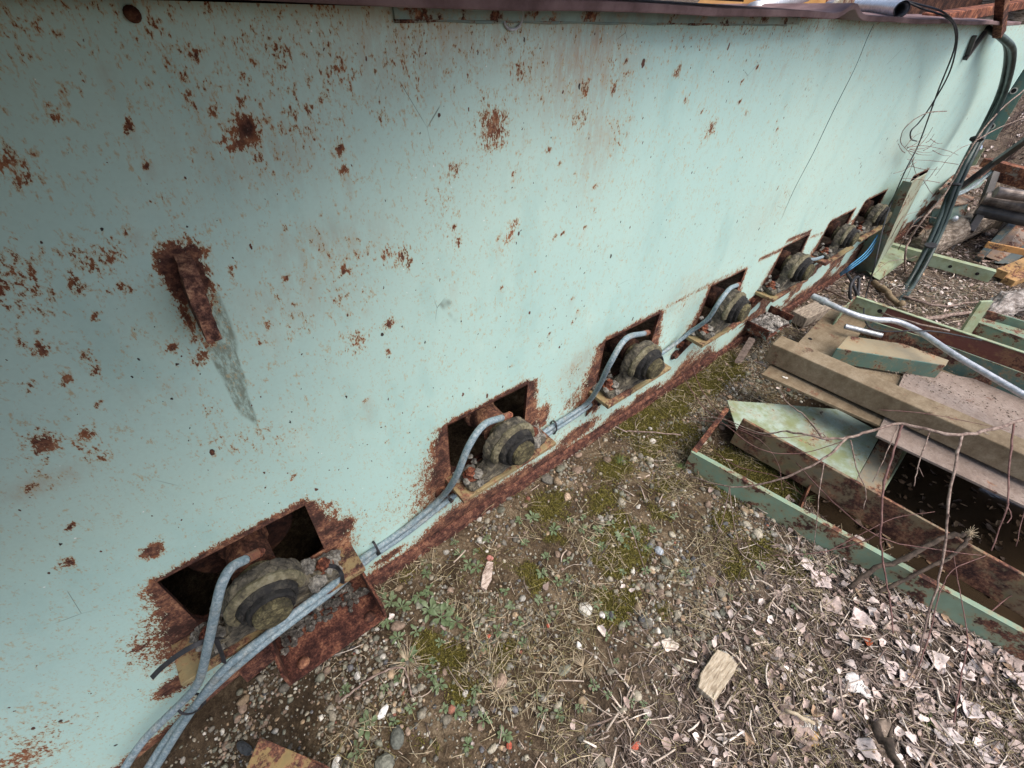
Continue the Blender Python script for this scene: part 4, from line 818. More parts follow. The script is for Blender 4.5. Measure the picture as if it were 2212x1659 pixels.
def side(p0, p1):
    d = np.asarray(p1) - p0; s_ = np.cross(d, (0, 0, 1.0)); return s_ / np.linalg.norm(s_)
def vplate(b, p0, p1, h, t, away=None):
    s_ = side(p0, p1); 
    if away is not None and s_ @ away < 0: s_ = -s_
    b.prism([p0, p1, p1 - (0, 0, h), p0 - (0, 0, h)], s_ * t)
AW = _h
# low frame of green angle steel
fr = thing('green_steel_tray', 'low green painted steel frame lying on mossy ground, its front rail chipped', 'steel frame', gp(1483, 1003))
A, B_ = gp(1492, 976, .075), gp(2330, 1434, .10); b = MB(); vplate(b, A, B_, .13, .009, AW); s_ = side(A, B_); s_ = s_ if s_ @ AW > 0 else -s_; b.prism([A + (0, 0, .001), B_ + (0, 0, .001), B_ + s_ * .022 + (0, 0, .001), A + s_ * .022 + (0, 0, .001)], (0, 0, -.006)); b.build('front_rail', m_pg, fr, bevel=.0015)
C_ = gp(1566, 880, .075); b = MB(); vplate(b, A + s_ * .012, C_, .12, .010, np.array((1, 0, 0))); s2 = side(A, C_); s2 = s2 if s2[0] > 0 else -s2; b.prism([A + s_ * .01 + (0, 0, .003), C_ + (0, 0, .003), C_ + s2 * .022 + (0, 0, .003), A + s_ * .01 + s2 * .022 + (0, 0, .003)], (0, 0, -.005)); b.build('end_rail', m_rust('endrail_rust', (.85, .8, .8), 1.4), fr, bevel=.0015)
b = MB(); vplate(b, gp(1727, 1102, .045), gp(1756, 1030, .045), .10, .006, np.array((1, 0, 0))); b.build('divider', m_r, fr)
b = MB(); vplate(b, gp(1563, 884, .07), gp(1592, 896, .07), .10, .006, AW); b.build('stub_end', m_pg, fr)
# rusty inner rail
A, B_ = gp(1604, 905, .165), gp(2330, 1310, .18); rl = MB(); vplate(rl, A, B_, .15, .012, AW); s_ = side(A, B_); s_ = s_ if s_ @ AW > 0 else -s_
rl.prism([A + s_ * .0125 - (0, 0, .138), B_ + s_ * .0125 - (0, 0, .138), B_ + s_ * .06 - (0, 0, .138), A + s_ * .06 - (0, 0, .138)], (0, 0, -.01))
tag(rl.build('rusty_rail', m_rr, bevel=.002, rough=(3, .007, .25)), 'long rust brown angle rail with flaking green patches, running under the branch', 'steel rail')
# pale green plate resting behind it
b = MB(); b.prism([gp(px, py, z) for px, py, z in ((1571, 864, .085), (1810, 884, .075), (1905, 935, .07), (1852, 1030, .06), (1835, 1080, .055), (1700, 1010, .06), (1592, 930, .08))], (0, 0, -.006)); tag(b.build('pale_plate', m_pg2, bevel=.001, rough=(3, .006, .25)), 'pale mint plate with yellow lichen stains, lying flat between the rails', 'steel plate')
b = MB(); b.prism([gp(px, py, z) for px, py, z in ((1850, 1036, .055), (1908, 935, .065), (1955, 965, .05), (1900, 1075, .045))], (0, 0, -.006)); tag(b.build('dirty_plate', m_paint('dirty_plate_paint', (.20, .19, .15), .5, 1.5, .5), bevel=.001), 'dirty brown plate with peeling paint beside the pale mint plate', 'steel plate')
b = MB(); vplate(b, gp(1893, 1082, .03), gp(1968, 955, .03), .10, .006, np.array((1, 0, 0))); tag(b.build('brace_bar', m_moldy), 'narrow green edge bar slanting down into the dark ditch', 'steel bar')
# plates under the long channel
b = MB(); b.prism([gp(px, py, .205) for px, py in ((1675, 778), (1646, 808), (1902, 920), (1935, 880))], (0, 0, -.012)); tag(b.build('flat_plate', m_tan, bevel=.0015, rough=(3, .005, .2)), 'flat dirty tan steel plate jutting out from under the long channel', 'steel plate')
Z2 = .212
b = MB(); b.prism([gp(px, py, Z2) for px, py in ((1919, 884), (1893, 940), (2330, 1148), (2600, 1200), (2600, 950), (2300, 850), (2060, 810), (1965, 780))], (0, 0, -.010))
P0, U_, V_ = gp(1893, 940, Z2), gp(2212, 1091, Z2) - gp(1893, 940, Z2), None; U_ = U_ / np.linalg.norm(U_); V_ = np.cross((0, 0, 1), U_)
tp = [gp(px, py, Z2)[:2] for px, py in ((1919, 884), (1893, 940), (2330, 1148), (2600, 1200), (2600, 950), (2300, 850), (2060, 810), (1965, 780))]
tr = thing('tread_plate', 'long dusty steel tread plate with raised diamond lugs, the channel lying on it', 'tread plate', gp(1919, 884, Z2)); b.build('plate', m_tread, tr, bevel=.001)
b = MB()
for i in range(0, 62):
    for j in range(-4, 30):
        c = P0 + U_ * (i * .028 + .01) + V_ * (j * .028 + .012 + (i % 2) * .0)
        if inpoly(np.array([c[0]]), np.array([c[1]]), tp)[0] and vpos(c[0], c[1], Z2)[0] < 2300:
            d = (U_ * .8 + V_ * .6) if (i + j) % 2 else (U_ * .8 - V_ * .6); e = np.cross((0, 0, 1), d); b.add([c + d * .010, c + e * .0028, c - d * .010, c - e * .0028, c + (0, 0, .0012)], [(0, 1, 4), (1, 2, 4), (2, 3, 4), (3, 0, 4)])
b.build('diamond_lugs', m_tread, tr)['kind'] = 'stuff'
# long upturned channel
e1, e2 = gp(1668, 742, .315), gp(2330, 1034, .335); e3, e4 = gp(1687, 728, .318), gp(2330, 985, .338)
b = MB(); w_ = e3 - e1; w_[2] = 0; dl = e2 - e1; 
n_ = np.cross(w_, dl); wn_ = np.cross(dl / np.linalg.norm(dl), (0, 0, 1)); wn_ = wn_ / np.linalg.norm(wn_); wn_ = wn_ if wn_ @ AW > 0 else -wn_
W_ = .105; H_ = .10; t_ = .009
def cprof(p): return [p, p + wn_ * W_, p + wn_ * W_ - (0, 0, H_), p + wn_ * (W_ - t_) - (0, 0, H_), p + wn_ * (W_ - t_) - (0, 0, t_), p + wn_ * t_ - (0, 0, t_), p + wn_ * t_ - (0, 0, H_), p - (0, 0, H_)]
b.add(cprof(e1) + cprof(e2), [tuple(range(8))[::-1], tuple(range(8, 16))] + [(i, (i + 1) % 8, (i + 1) % 8 + 8, i + 8) for i in range(8)])
o = b.build('steel_channel', m_tan, bevel=.012, seg=3, rough=(3, .006, .2)); tag(o, 'long tan upside down steel channel with rounded edges, lying diagonally across the scrap heap', 'steel channel')
# big old channel behind: floor, back wall in red primer, front wall in dark green
bc = thing('scrap_channel', 'wide broken steel channel, red primer far wall and dark green near wall', 'steel channel', gp(1795, 700, .17))
b = MB(); b.prism([gp(px, py, .195) for px, py in ((1793, 668), (1723, 741), (1790, 790), (1990, 880), (2120, 900), (2350, 870), (2350, 760), (1905, 688), (1840, 655))], (0, 0, -.009)); flr = b.build('floor_plate', m_tan, bc, bevel=.001)
b = MB(); b.lathe([(.010, 0), (.010, .0012)], gp(1750, 732, .1955), (0, 0, 1), 18); b.build('bolt_hole', m_inside, flr)
A, B_, C_ = gp(1850, 641, .31), gp(1918, 665, .31), gp(2380, 818, .33)
b = MB(); vplate(b, A, B_, .115, .009, AW); wbe = b.build('web_end', m_moldy, bc, bevel=.001); b = MB(); vplate(b, B_, C_, .12, .009, AW); b.build('far_wall', m_redox, bc, bevel=.001, rough=(3, .006, .25))
b = MB(); s_ = side(A, C_); s_ = s_ if s_ @ AW > 0 else -s_; b.prism([A + (0, 0, .001) - s_ * .004, C_ + (0, 0, .001) - s_ * .004, C_ + s_ * .016 + (0, 0, .001), A + s_ * .016 + (0, 0, .001)], (0, 0, -.004)); b.build('top_edge', m_moldy, bc)
b = MB(); vplate(b, A, gp(1821, 668, .295), .10, .006, np.array((-1, 0, 0))); b.build('end_flange', m_green, bc)
b = MB(); c = gp(1901, 671, .29); nrm = -s_; b.lathe([(.011, 0), (.011, .002)], c + nrm * .006, nrm, 16); b.build('bolt_hole', m_inside, wbe)
A, B_, C_ = gp(1877, 693, .30), gp(1990, 727, .305), gp(2380, 868, .33); b = MB(); vplate(b, A, B_, .10, .009, AW); vplate(b, B_, C_, .12, .009, AW); b.build('near_wall', m_teal, bc, bevel=.001)
b = MB(); b.prism([A + (0, 0, .001), B_ + (0, 0, .001), C_ + (0, 0, .001), C_ + (.0, .014, .001), B_ + (0, .014, .001), A + (0, .014, .001)], (0, 0, -.004)); b.build('top_edge', m_moldy, bc)
# teal offcut lying in it
b = MB(); a1, a2, a3, a4 = gp(1830, 727, .275), gp(1812, 751, .285), gp(2040, 786, .285), gp(2052, 776, .275)
b.add([a1, a2, a3, a4, gp(1803, 758, .275), gp(2040, 800, .275), a2 - (0.0, .004, .085), a3 - (0, .004, .085)], [(0, 1, 2, 3), (1, 6, 7, 2)])
b = MB(); top = [gp(1832, 725, .285), gp(1808, 753, .285), gp(2043, 790, .285), gp(2050, 778, .285), gp(1950, 742, .285)]; b.prism(top, (0, 0, -.007)); dn = [gp(1808, 753, .286), gp(2043, 790, .286)]; vplate(b, dn[0], dn[1], .072, .007, AW)
of = thing('channel_offcut', 'short teal offcut with a sandy top face, wedged in the wide channel', 'steel offcut', gp(1830, 760, .2)); b = MB(); b.prism(top, (0, 0, -.007)); b.build('top_face', m_paint('sandy_teal', (.30, .25, .16), .25, 2, .5, (.22, .17, .10)), of, bevel=.002); b = MB(); vplate(b, dn[0], dn[1], .08, .0069, AW); b.build('side_face', m_tealL, of, bevel=.002)
# green channel farther right, with an upright bar
A, B_ = gp(2102, 692, .27), gp(2400, 800, .27); gc = thing('green_channel', 'bright green steel channel partly scraped, lying at the right edge of the heap', 'steel channel', A)
b = MB(); vplate(b, A, B_, .09, .008, AW); b.build('near_web', m_green, gc, bevel=.001); A2, B2 = gp(2095, 677, .27), gp(2400, 765, .27); b = MB(); b.prism([A - (0, 0, .004), A2 - (0, 0, .004), B2 - (0, 0, .004), B_ - (0, 0, .004)], (0, 0, -.006)); vplate(b, gp(2110, 664, .30), gp(2400, 750, .30), .06, .008, AW); b.build('top_flange', m_green, gc, bevel=.001)
b = MB(); b.bar(gp(2082, 722, .20), gp(2131, 650, .40), .062, .014, up=-FWD); tag(b.build('upright_bar', m_moldy, bevel=.001), 'stubby lichen stained bar sticking up at a slant beside the bright green channel', 'steel bar')
# conduit
P = spl([gp(1780, 651, .40), gp(1812, 666, .40), gp(1850, 681, .395), gp(1890, 690, .39), (gp(1935, 694, .385)), gp(1985, 716, .38), gp(2060, 765, .375), gp(2130, 806, .37), gp(2300, 905, .36)], 6)
cd = thing('conduit_pipe', 'bent grey conduit pipe with an end fitting, lying across the scrap heap', 'pipe', P[0]); b = MB(); b.tube(P, .0135, 14); b.build('pipe', m_galv, cd, smooth=True)
d = P[0] - P[3]; d /= np.linalg.norm(d); b = MB(); b.tube([P[0] - d * .01, P[0] + d * .012, P[0] + d * .013, P[0] + d * .06], [.019, .019, .016, .0145], 14); b.build('coupling', m_galv, cd, bevel=.001)
b = MB(); p0, p1 = gp(1825, 705, .25), gp(1905, 725, .25); b.tube([p0, p1], .0135, 14, False); b.tube([p0, p1], .0115, 14, False); tag(b.build('pipe_stub', m_galv, smooth=True), 'short cut pipe end lying under the bent conduit', 'pipe')

# crumbs and leaf bits lying on the plates and sunk in the ditch
def debris(name, poly, z, n, lo, hi, cols, label, leaf=False):
    P = np.array([gp(px, py, z)[:2] for px, py in poly]); lo_, hi_ = P.min(0), P.max(0); q = RNG.uniform(lo_, hi_, (n * 8, 2)); q = q[inpoly(q[:, 0], q[:, 1], [tuple(t) for t in P])][:n]; n = len(q)
    s_ = RNG.uniform(lo, hi, n); sc = s_[:, None] * RNG.uniform(.6, 1.4, (n, 3)) * ((1, .7, 1) if leaf else (1, 1, .5))
    return scatter(name, LV if leaf else SV, LF if leaf else SF, np.column_stack([q, np.full(n, z) + (.003 if leaf else 0)]), sc, RNG.uniform(0, 6.3, n), RNG.normal(0, .15, n), pick(n, cols, [1] * len(cols)), m_leaf if leaf else m_stone, label)
DC = [(.12, .09, .065), (.20, .16, .12), (.07, .05, .04), (.32, .26, .2)]
debris('plate_crumbs', ((1795, 770), (1925, 690), (2050, 790), (2200, 880), (2210, 930), (1960, 830)), .2135, 500, .0012, .004, DC, 'crumbs of dirt along the seams of the scrap plates')
debris('seam_litter', ((1890, 800), (1960, 805), (2060, 850), (2130, 880), (2100, 870), (1990, 815)), .2145, 160, .003, .009, DC, 'dead leaf bits caught against the dark green wall', True)
debris('sunken_leaves', ((1745, 1090), (1840, 1020), (2000, 1000), (2212, 1110), (2212, 1330), (1980, 1220)), -.121, 170, .012, .038, [(.15, .09, .05), (.22, .15, .09), (.08, .055, .04)], 'brown leaves floating in the dark ditch water', True)
one = gp(1695, 815, .206); b = MB()
for i in range(5): blob_at(b, one + RNG.normal(0, .006, 3) * (1, 1, .3), .006, (1, 1, .4))
tag(b.build('bird_dropping', m_plain('chalk', (.55, .52, .46), (.75, .72, .66), 80, .9)), 'small crumpled white scrap lying on the flat tan plate', 'scrap')

N = 3200; x = RNG.uniform(5.2, 15, N); y = RNG.uniform(-3.5, 1.5, N); s_ = RNG.uniform(.03, .085, N)
scatter('bank_litter', LV, LF, np.column_stack([x, y, gz(x, y) + .012]), np.stack([s_, s_ * .7, s_], 1), RNG.uniform(0, 6.3, N), RNG.normal(0, .35, N), pick(N, LC, [10, 10, 6, 10, 2, 6]), m_leaf, 'fallen leaves over the earth bank beyond the scrap')
# ------------------------------------------------------------------ right background
# upright green post against the wall
up = thing('green_post', 'upright dull green steel post standing in front of the farthest openings', 'steel post', gp(1860, 598))
q = [gp(1836, 582), gp(1882, 601), gp(1916, 552), wp(1952, 391, .10), wp(1971, 394, .14), wp(2003, 374, .10)]
b = MB(); b.prism([q[0], q[1], q[4], q[3]], AW * .008); b.build('front_flange', m_paint('post_paint', (.155, .215, .165), .25, 1.5, .4), up, bevel=.001)
b = MB(); b.prism([q[1] + AW * .0085, q[2], q[5], q[4] + AW * .0085], (.006, .006, 0)); b.build('side_flange', m_paint('post_paint_pale', (.36, .42, .32), .2, 1.5, .4), up, bevel=.001)
b = MB(); p_ = gp(1905, 590, -.02); b.prism([gp(1890, 600, .02), gp(1940, 560, .05), gp(1955, 545, .05), gp(1960, 560, .02), gp(1900, 605, -.02)], (.1, .12, .0)); tag(b.build('green_plate', m_moldy, bevel=.001), 'yellow green stained plate on edge behind the upright post', 'steel plate')
# angle bar with holes
A, B_ = gp(1925, 528, .07), gp(2152, 588, .07); an = thing('angle_bar', 'pale green angle bar with two bolt holes lying on the leaf litter', 'steel bar', A)
b = MB(); vplate(b, A, B_, .085, .007, AW); s_ = side(A, B_); s_ = s_ if s_ @ AW > 0 else -s_; b.prism([A + (0, 0, .001), B_ + (0, 0, .001), B_ + s_ * .06 + (0, 0, .001), A + s_ * .06 + (0, 0, .001)], (0, 0, -.006)); b.build('angle', m_moldy, an, bevel=.001)
for t in (.62, .87):
    b = MB(); c = A + (B_ - A) * t - (0, 0, .045); b.lathe([(.012, 0), (.012, .002)], c - s_ * .001, -s_, 16); b.build('bolt_hole', m_inside, an)
# clevis brackets on the machine end
br = thing('hinge_bracket', 'pair of rounded green and brown hinge plates jutting from the machine end', 'bracket', (5.0, -.2, .3))
def rplate(pts, z, t, mat, nm):
    b = MB(); b.prism([gp(px, py, z) for px, py in pts], (0, 0, -t)); return b.build(nm, mat, br, bevel=.002)
m_bt = m_paint('bracket_paint', (.13, .20, .17), .2, 1.5, .3); m_bb = m_paint('bracket_brown', (.26, .20, .16), .5, 1.4, .4)
rplate([(2030, 408), (2062, 374), (2095, 358), (2125, 356), (2142, 366), (2140, 376), (2110, 384), (2062, 394)], .42, .016, m_bb, 'upper_plate')
rplate([(2020, 446), (2040, 420), (2075, 416), (2105, 426), (2090, 438), (2030, 447)], .28, .016, m_bb, 'middle_plate')
rplate([(1985, 505), (2010, 478), (2050, 486), (2070, 488), (2045, 503), (2010, 507)], .10, .016, m_bb, 'lower_plate')
def web(nm, P, zs, mat):
    b = MB(); b.prism([gp(px, py, z) for (px, py), z in zip(P, zs)], AW * .015); b.build(nm, mat, br, bevel=.002)
web('upper_web', [(2028, 408), (2064, 395), (2112, 385), (2139, 378), (2115, 405), (2075, 416), (2036, 422)], [.403, .403, .403, .403, .33, .30, .29], m_bt)
web('lower_web', [(2018, 448), (2036, 447), (2091, 440), (2084, 470), (2070, 486), (2040, 500), (2008, 480)], [.263, .263, .263, .18, .12, .09, .12], m_bt)
for px, py in ((2038, 464), (2057, 469)):
    b = MB(); c = gp(px, py, .22); b.lathe([(.026, 0), (.024, .012), (.012, .022)], c - AW * .03, -AW, 14); b.build('bolt', m_galv, br, smooth=True)
# end post of the machine with slotted holes, and a chrome rod
ep = thing('end_flange_post', 'dark green slotted flange at the far end of the machine wall', 'flange', (5.3, 0, .8))
b = MB(); b.prism([xp(2113, 300, 5.96), xp(2150, 302, 5.96), xp(2240, 150, 5.96), xp(2208, 150, 5.96)], (.012, 0, 0)); b.build('flange_plate', m_paint('flange_paint', (.10, .185, .155), .1, 1.5, .2), ep)
for px, py in ((2142, 273), (2190, 196)):
    b = MB(); c = xp(px, py, 5.957); b.lathe([(.024, 0), (.024, .002)], c, (-1, 0, 0), 14); b.build('slot_rim', m_plain('slot_edge', (.4, .37, .3), (.6, .56, .48)), ep); b = MB(); b.lathe([(.016, .0), (.016, .0035)], c, (-1, 0, 0), 14); b.build('slot', m_inside, ep)
b = MB(); b.prism([xp(2040, 380, 6.0), xp(2071, 325, 6.0), xp(2126, 321, 6.0), xp(2107, 357, 6.0), xp(2071, 365, 6.0)], (.02, 0, 0)); tag(b.build('lichen_plate', m_moldy), 'lichen green plate below the slotted end flange', 'steel plate')
b = MB(); b.tube([xp(2085, 333, 5.9), xp(2112, 318, 5.8)], .035, 18); m = M('chrome', .12, 1.0); m.color((.7, .7, .72)); tag(b.build('cylinder_rod', m.m, smooth=True), 'short shiny chrome cylinder rod above the hinge plates', 'rod')
# conveyor frame of brown steel at the right edge
cf = thing('roller_conveyor', 'brown and black steel roller frame with greasy rollers at the right edge', 'conveyor frame', gp(2180, 520))
m_db = m_rust('brown_frame', (1.0, .85, .8), .8, (.16, .13, .11)); m_oil = m_plain('oily_steel', (.02, .019, .02), (.07, .062, .06), 9, .45, .4, .003)
m_stl = m_plain('worn_steel', (.07, .055, .05), (.26, .22, .20), 12, .45, .2, .002, .4)
for nm, a, b2, r_, mt in (('beam', (2128, 350, .62), (2330, 405, .62), (.10, .06), m_db), ('beam', (2140, 372, .50), (2330, 425, .50), (.05, .10), m_db)):
    b = MB(); b.bar(gp(*a), gp(*b2), *r_); b.build(nm, mt, cf, bevel=.003)
for nm, a, b2, r_, mt in (('roller', (2125, 428, .36), (2330, 470, .36), .05, m_stl), ('roller', (2110, 452, .27), (2330, 500, .27), .05, m_oil), ('roller', (2150, 415, .45), (2330, 440, .45), .04, m_stl)):
    b = MB(); b.tube([gp(*a), gp(*b2)], r_, 20); b.build(nm, mt, cf, smooth=False, bevel=.003)
b = MB(); b.bar(gp(2112, 560, .05), gp(2260, 410, .36), .05, .05); b.build('side_bar', m_paint('bluegreen_bar', (.035, .055, .06), .2, 2, .2), cf, bevel=.008)
b = MB(); b.prism([gp(2122, 552, .0), gp(2158, 565, .0), gp(2300, 470, .22), gp(2250, 420, .34)], AW * .03); b.build('web_plate', m_paint('brown_web', (.20, .15, .125), .45, 1, .4), cf, bevel=.002)
b = MB(); b.prism([gp(2150, 568, -.01), gp(2185, 572, -.01), gp(2320, 470, .18), gp(2300, 440, .26)], AW * .03); b.build('foot_plate', m_paint('teal_web', (.085, .105, .10), .2, 1, .4), cf, bevel=.002)
b = MB(); b.prism([gp(2184, 505, .10), gp(2196, 507, .10), gp(2216, 478, .14), gp(2212, 470, .15)], (-.004, -.004, .002)); b.build('warning_sticker', m_plain('sticker', (.5, .26, .03), (.75, .68, .5), 30, .6), cf)
b = MB(); b.bar(gp(2075, 405, .55), gp(2150, 350, .75), .035, .035); b.bar(gp(2150, 350, .75), gp(2290, 250, 1.1), .035, .035); tag(b.build('black_strut', m_oil, bevel=.004), 'thick black strut slanting up to the right edge', 'strut')
b = MB(); P = spl([gp(1960, 600, .0), gp(1990, 545, .10), gp(2100, 395, .52)], 4); b.bar(gp(2055, 540, -.03), gp(2125, 440, .30), .018, .018); b.bar(gp(2125, 440, .30), gp(2150, 370, .52), .05, .05); tag(b.build('support_rod', m_oil, bevel=.002), 'thin black leg standing in the leaf litter behind the angle bar', 'leg')
m_orw = m_paint('orange_timber', (.42, .25, .10), .3, 1.3, .3, (.20, .10, .05))
b = MB(); b.bar(gp(2130, 528, .16), gp(2330, 568, .16), .02, .045); o = b.build('orange_strap', m_paint('orange_steel', (.50, .25, .085), .2, 2, .3), bevel=.002); tag(o, 'flat orange painted strap with a bolt hole across the right edge', 'steel strap')
b = MB(); s_ = np.array((0, 0, 1)); c = gp(2139, 530, .184); b.lathe([(.010, 0), (.010, .002)], c, (0, 0, 1), 14); tag(b.build('strap_hole', m_inside), None); bpy.data.objects['strap_hole'].parent = o
for k, (a, b2, lb) in enumerate((((2160, 592, .03), (2330, 520, .07), 'upper of two weathered orange timbers at the right edge'), ((2175, 610, -.01), (2330, 548, .03), 'lower of two weathered orange timbers at the right edge'))):
    b = MB(); b.bar(gp(*a), gp(*b2), .075, .06); tag(b.build('orange_timber', m_orw, bevel=.004, rough=(3, .004, .03)), lb, 'timber')
# bark log behind the hinge plates
m_bark = m_plain('bark', (.05, .037, .028), (.16, .125, .095), 14, .95, 1.0, .02, c3=(.33, .28, .23), stretch=(1, 1, 4))
b = MB(); b.tube([gp(1985, 540, .06), gp(2050, 505, .08), gp(2130, 470, .10)], [.10, .11, .11], 20); tag(b.build('log', m_bark, smooth=True, rough=(2, .03, .05)), 'thick grey brown log lying under the hinge plates', 'log')
b = MB(); b.tube([(7.2, .9, -.3), (7.05, .6, 1.2), (7.0, .5, 4)], [.62, .50, .42], 28); tag(b.build('tree_trunk', m_bark, smooth=True, rough=(3, .08, .10)), 'broad rough tree trunk behind the far end of the machine', 'tree')
b = MB(); b.tube([gp(2130, 690, .0), gp(2175, 655, .03), gp(2260, 650, .05)], [.05, .08, .10], 18); tag(b.build('rotten_stump', m_plain('rotten_wood', (.08, .062, .052), (.26, .225, .20), 18, .95, 1.0, .02, c3=(.45, .41, .38), stretch=(1, 1, 3)), smooth=True, rough=(3, .07, .04)), 'pale rotten stump lying in the litter at the right edge', 'stump')
b = MB(); b.bar(gp(1722, 690, .03), gp(1790, 660, .03), .10, .07); tag(b.build('timber_block', m_woodg, bevel=.004, rough=(3, .006, .03)), 'grey mossy timber block between the dirt filled stub and the tan floor plate', 'timber')
# bottle
c0, c1 = gp(1565, 742, .0), gp(1622, 716, .0); d = (c1 - c0) / np.linalg.norm(c1 - c0); bt = thing('plastic_bottle', 'brown plastic bottle with a blue cap lying under the dirt filled stub', 'bottle', c0)
m = M('brown_plastic', .15, spec=.5); m.color((.05, .022, .015)); b = MB(); b.lathe([(.012, .03), (.030, .055), (.033, .07), (.033, .19), (.028, .20)], c0 + (0, 0, .015), d, 20); b.build('body', m.m, bt, smooth=True)
m = M('blue_plastic', .35, spec=.5); m.color((.012, .075, .22)); b = MB(); b.lathe([(.019, 0), (.020, .004), (.020, .030), (.018, .032)], c0 + (0, 0, .018), d, 20); b.build('cap', m.m, bt, bevel=.001); b = MB(); b.lathe([(.0335, .12), (.0338, .121), (.0338, .15), (.0335, .151)], c0 + (0, 0, .015), d, 20); b.build('label_band', m.m, bt)
b = MB(); b.prism([gp(1590, 785, .01), gp(1603, 783, .02), gp(1632, 735, .10), gp(1622, 732, .10)], (.0, .012, .006)); tag(b.build('wood_stake', m_plain('stake_wood', (.07, .05, .042), (.17, .13, .11), 40, .9, stretch=(1, 1, 4))), 'thin split stake leaning below the dirt filled stub', 'stake')
# dirt in the stub
b = MB()
for i in range(420):
    u, v = random.uniform(-.13, .13), random.uniform(.01, .13); s_ = random.uniform(.004, .014)
    blob_at(b, T2(2.57 + u, -v, .004 + .035 * (1 - (abs(u) / .14) ** 2) * random.uniform(.5, 1)), s_)
tag(b.build('dirt_heap', m_grease('pale_dirt', (.04, .037, .035), (.20, .185, .165), (.55, .52, .48), .45, 2.0)), 'grey and white dirt heaped in the far channel stub', 'dirt')
b = MB()
for i in range(90):
    x = random.uniform(-.15, .10); y = random.uniform(.015, .075) if random.random() < .8 else random.uniform(.02, .10); s_ = random.uniform(.004, .012)
    blob_at(b, T(x, -y, .004 + s_ * .2), s_)
tag(b.build('dirt_crumbs', m_grease('dark_dirt', (.02, .018, .017), (.08, .07, .06), (.30, .28, .25), .6, 2)), 'grey crumbled grease and dirt lying in the near channel stub', 'dirt')

# heavy hoses coming over the end of the wall
m_bigh = m_plain('dark_green_hose', (.010, .017, .018), (.026, .042, .040), 18, .4, .3, .001, c3=(.055, .08, .072), stretch=(1, 1, .3))
HP = [(2165, 80, .05), (2182, 115, .08), (2168, 190, .10), (2135, 260, .12), (2095, 330, .16), (2060, 400, .20), (2030, 480, .26), (2000, 550, .31), (1968, 610, .35), (1940, 648, .385)]
for k, (dx, dy, lb) in enumerate(((-8, 0, 'leftmost'), (3, 3, 'middle'), (12, 8, 'rightmost'))):
    P = [wp(px + dx * (.55 + .25 * math.sin(i * 1.1 + k)), py + dy, off + .02 * k) for i, (px, py, off) in enumerate(HP)]; P = [P[0] + (-.5, .22 + .03 * k, .02), P[0] + (-.2, .12, .05)] + P
    b = MB(); b.tube(spl(P, 6), .0150, 12); tag(b.build('hydraulic_hose', m_bigh, smooth=True), '%s of three thick dark hoses draped over the far wall end to the ground' % lb, 'hose', 'thick dark hoses at the far end')
for px, py, lb in ((2062, 398, 'upper'), (2010, 530, 'middle'), (2110, 300, 'top')):
    c = wp(px, py, np.interp(py, [q[1] for q in HP], [q[2] for q in HP]) + .02); b = MB(); d = wp(px - 20, py + 45, .2) - wp(px, py, .17); d /= np.linalg.norm(d); b.lathe([(.045, -.008), (.047, -.006), (.047, .006), (.045, .008)], c, d, 16); b.v = [tuple(c + (np.array(v) - c) * .8) for v in b.v]; tag(b.build('hose_tie', m_blackrub), '%s black tie strapped round the thick dark hoses' % lb, 'hose tie')
def cable(nm, label, P, r_, mat, cat='cable', grp=None, n=6):
    b = MB(); b.tube(spl(P, n), r_, 7); return tag(b.build(nm, mat, smooth=True), label, cat, grp)
cable('black_cable', 'thin black cable hanging from the flange and crossing the wall down to the scrap', [wp(1930, -10, -.1), wp(1990, 18, -.02), wp(2040, 35, .08), wp(2062, 60, .09), wp(2060, 110, .08), wp(2025, 200, .06), wp(1985, 310, .05), wp(1955, 370, .06), wp(1925, 440, .09), wp(1908, 490, .20), wp(1890, 570, .30), gp(1870, 640, .2), gp(1868, 690, .35), gp(1900, 715, .36), gp(2010, 715, .40), gp(2120, 735, .36)], .0035, m_blackrub)
cable('black_cable', 'second thin black cable looping beside the first, its end curled at mid wall', [wp(1900, -12, -.2), wp(1980, 8, -.05), wp(2040, 28, .08), wp(2067, 65, .09), wp(2062, 120, .09), wp(2045, 170, .08), wp(2010, 230, .05), wp(1985, 265, .03), wp(1968, 283, .03), wp(1968, 300, .03), wp(1980, 305, .02)], .0035, m_blackrub)
m_bluec = m_plain('blue_cable', (.03, .16, .32), (.08, .30, .50), 20, .5)
for k, lb in enumerate(('upper', 'middle', 'lower')):
    cable('blue_cable', '%s of three blue cables stretched behind the upright green post' % lb, [wp(1902, 490 + k * 2, .06), wp(1893 + k * 2, 512 + k * 3, .08), wp(1870 + k * 3, 545 + k * 3, .09), wp(1838 + k * 2, 572 + k * 3, .09), wp(1815, 590 + k * 3, .05)], .004, m_bluec, 'cable', 'blue cables by the green post')
for k, lb in enumerate(('left', 'right')):
    cable('grey_cable', '%s of two grey cables hanging in a loop in front of the hinge plates' % lb, [gp(2042, 420 + k * 4, .5), gp(2075, 415 + k * 4, .45), gp(2110, 395 + k * 3, .5), gp(2150, 360 + k * 3, .6), gp(2165, 335, .7)], .009, m_plain('grey_cable_skin', (.14, .17, .18), (.28, .33, .35), 30, .5), 'cable', 'grey looped cables')
cable('black_coil', 'tangle of dark cable on the ground at the foot of the green post', [gp(1830, 590, .1), gp(1845, 620, .12), gp(1850, 640, .06), gp(1846, 660, .0), gp(1836, 640, .08), gp(1840, 610, .15), gp(1855, 600, .12), gp(1852, 650, .03)], .010, m_blackrub)
b = MB(); b.bar(wp(2105, 78, .012), wp(2090, 118, .012), .012, .02, up=(0, 1, 0)); b.bar(wp(2128, 70, .012), wp(2085, 127, .012), .02, .02, up=(0, 1, 0)); tag(b.build('black_stay', m_oil), 'short black stay bar lying against the wall near its top right corner', 'bar')

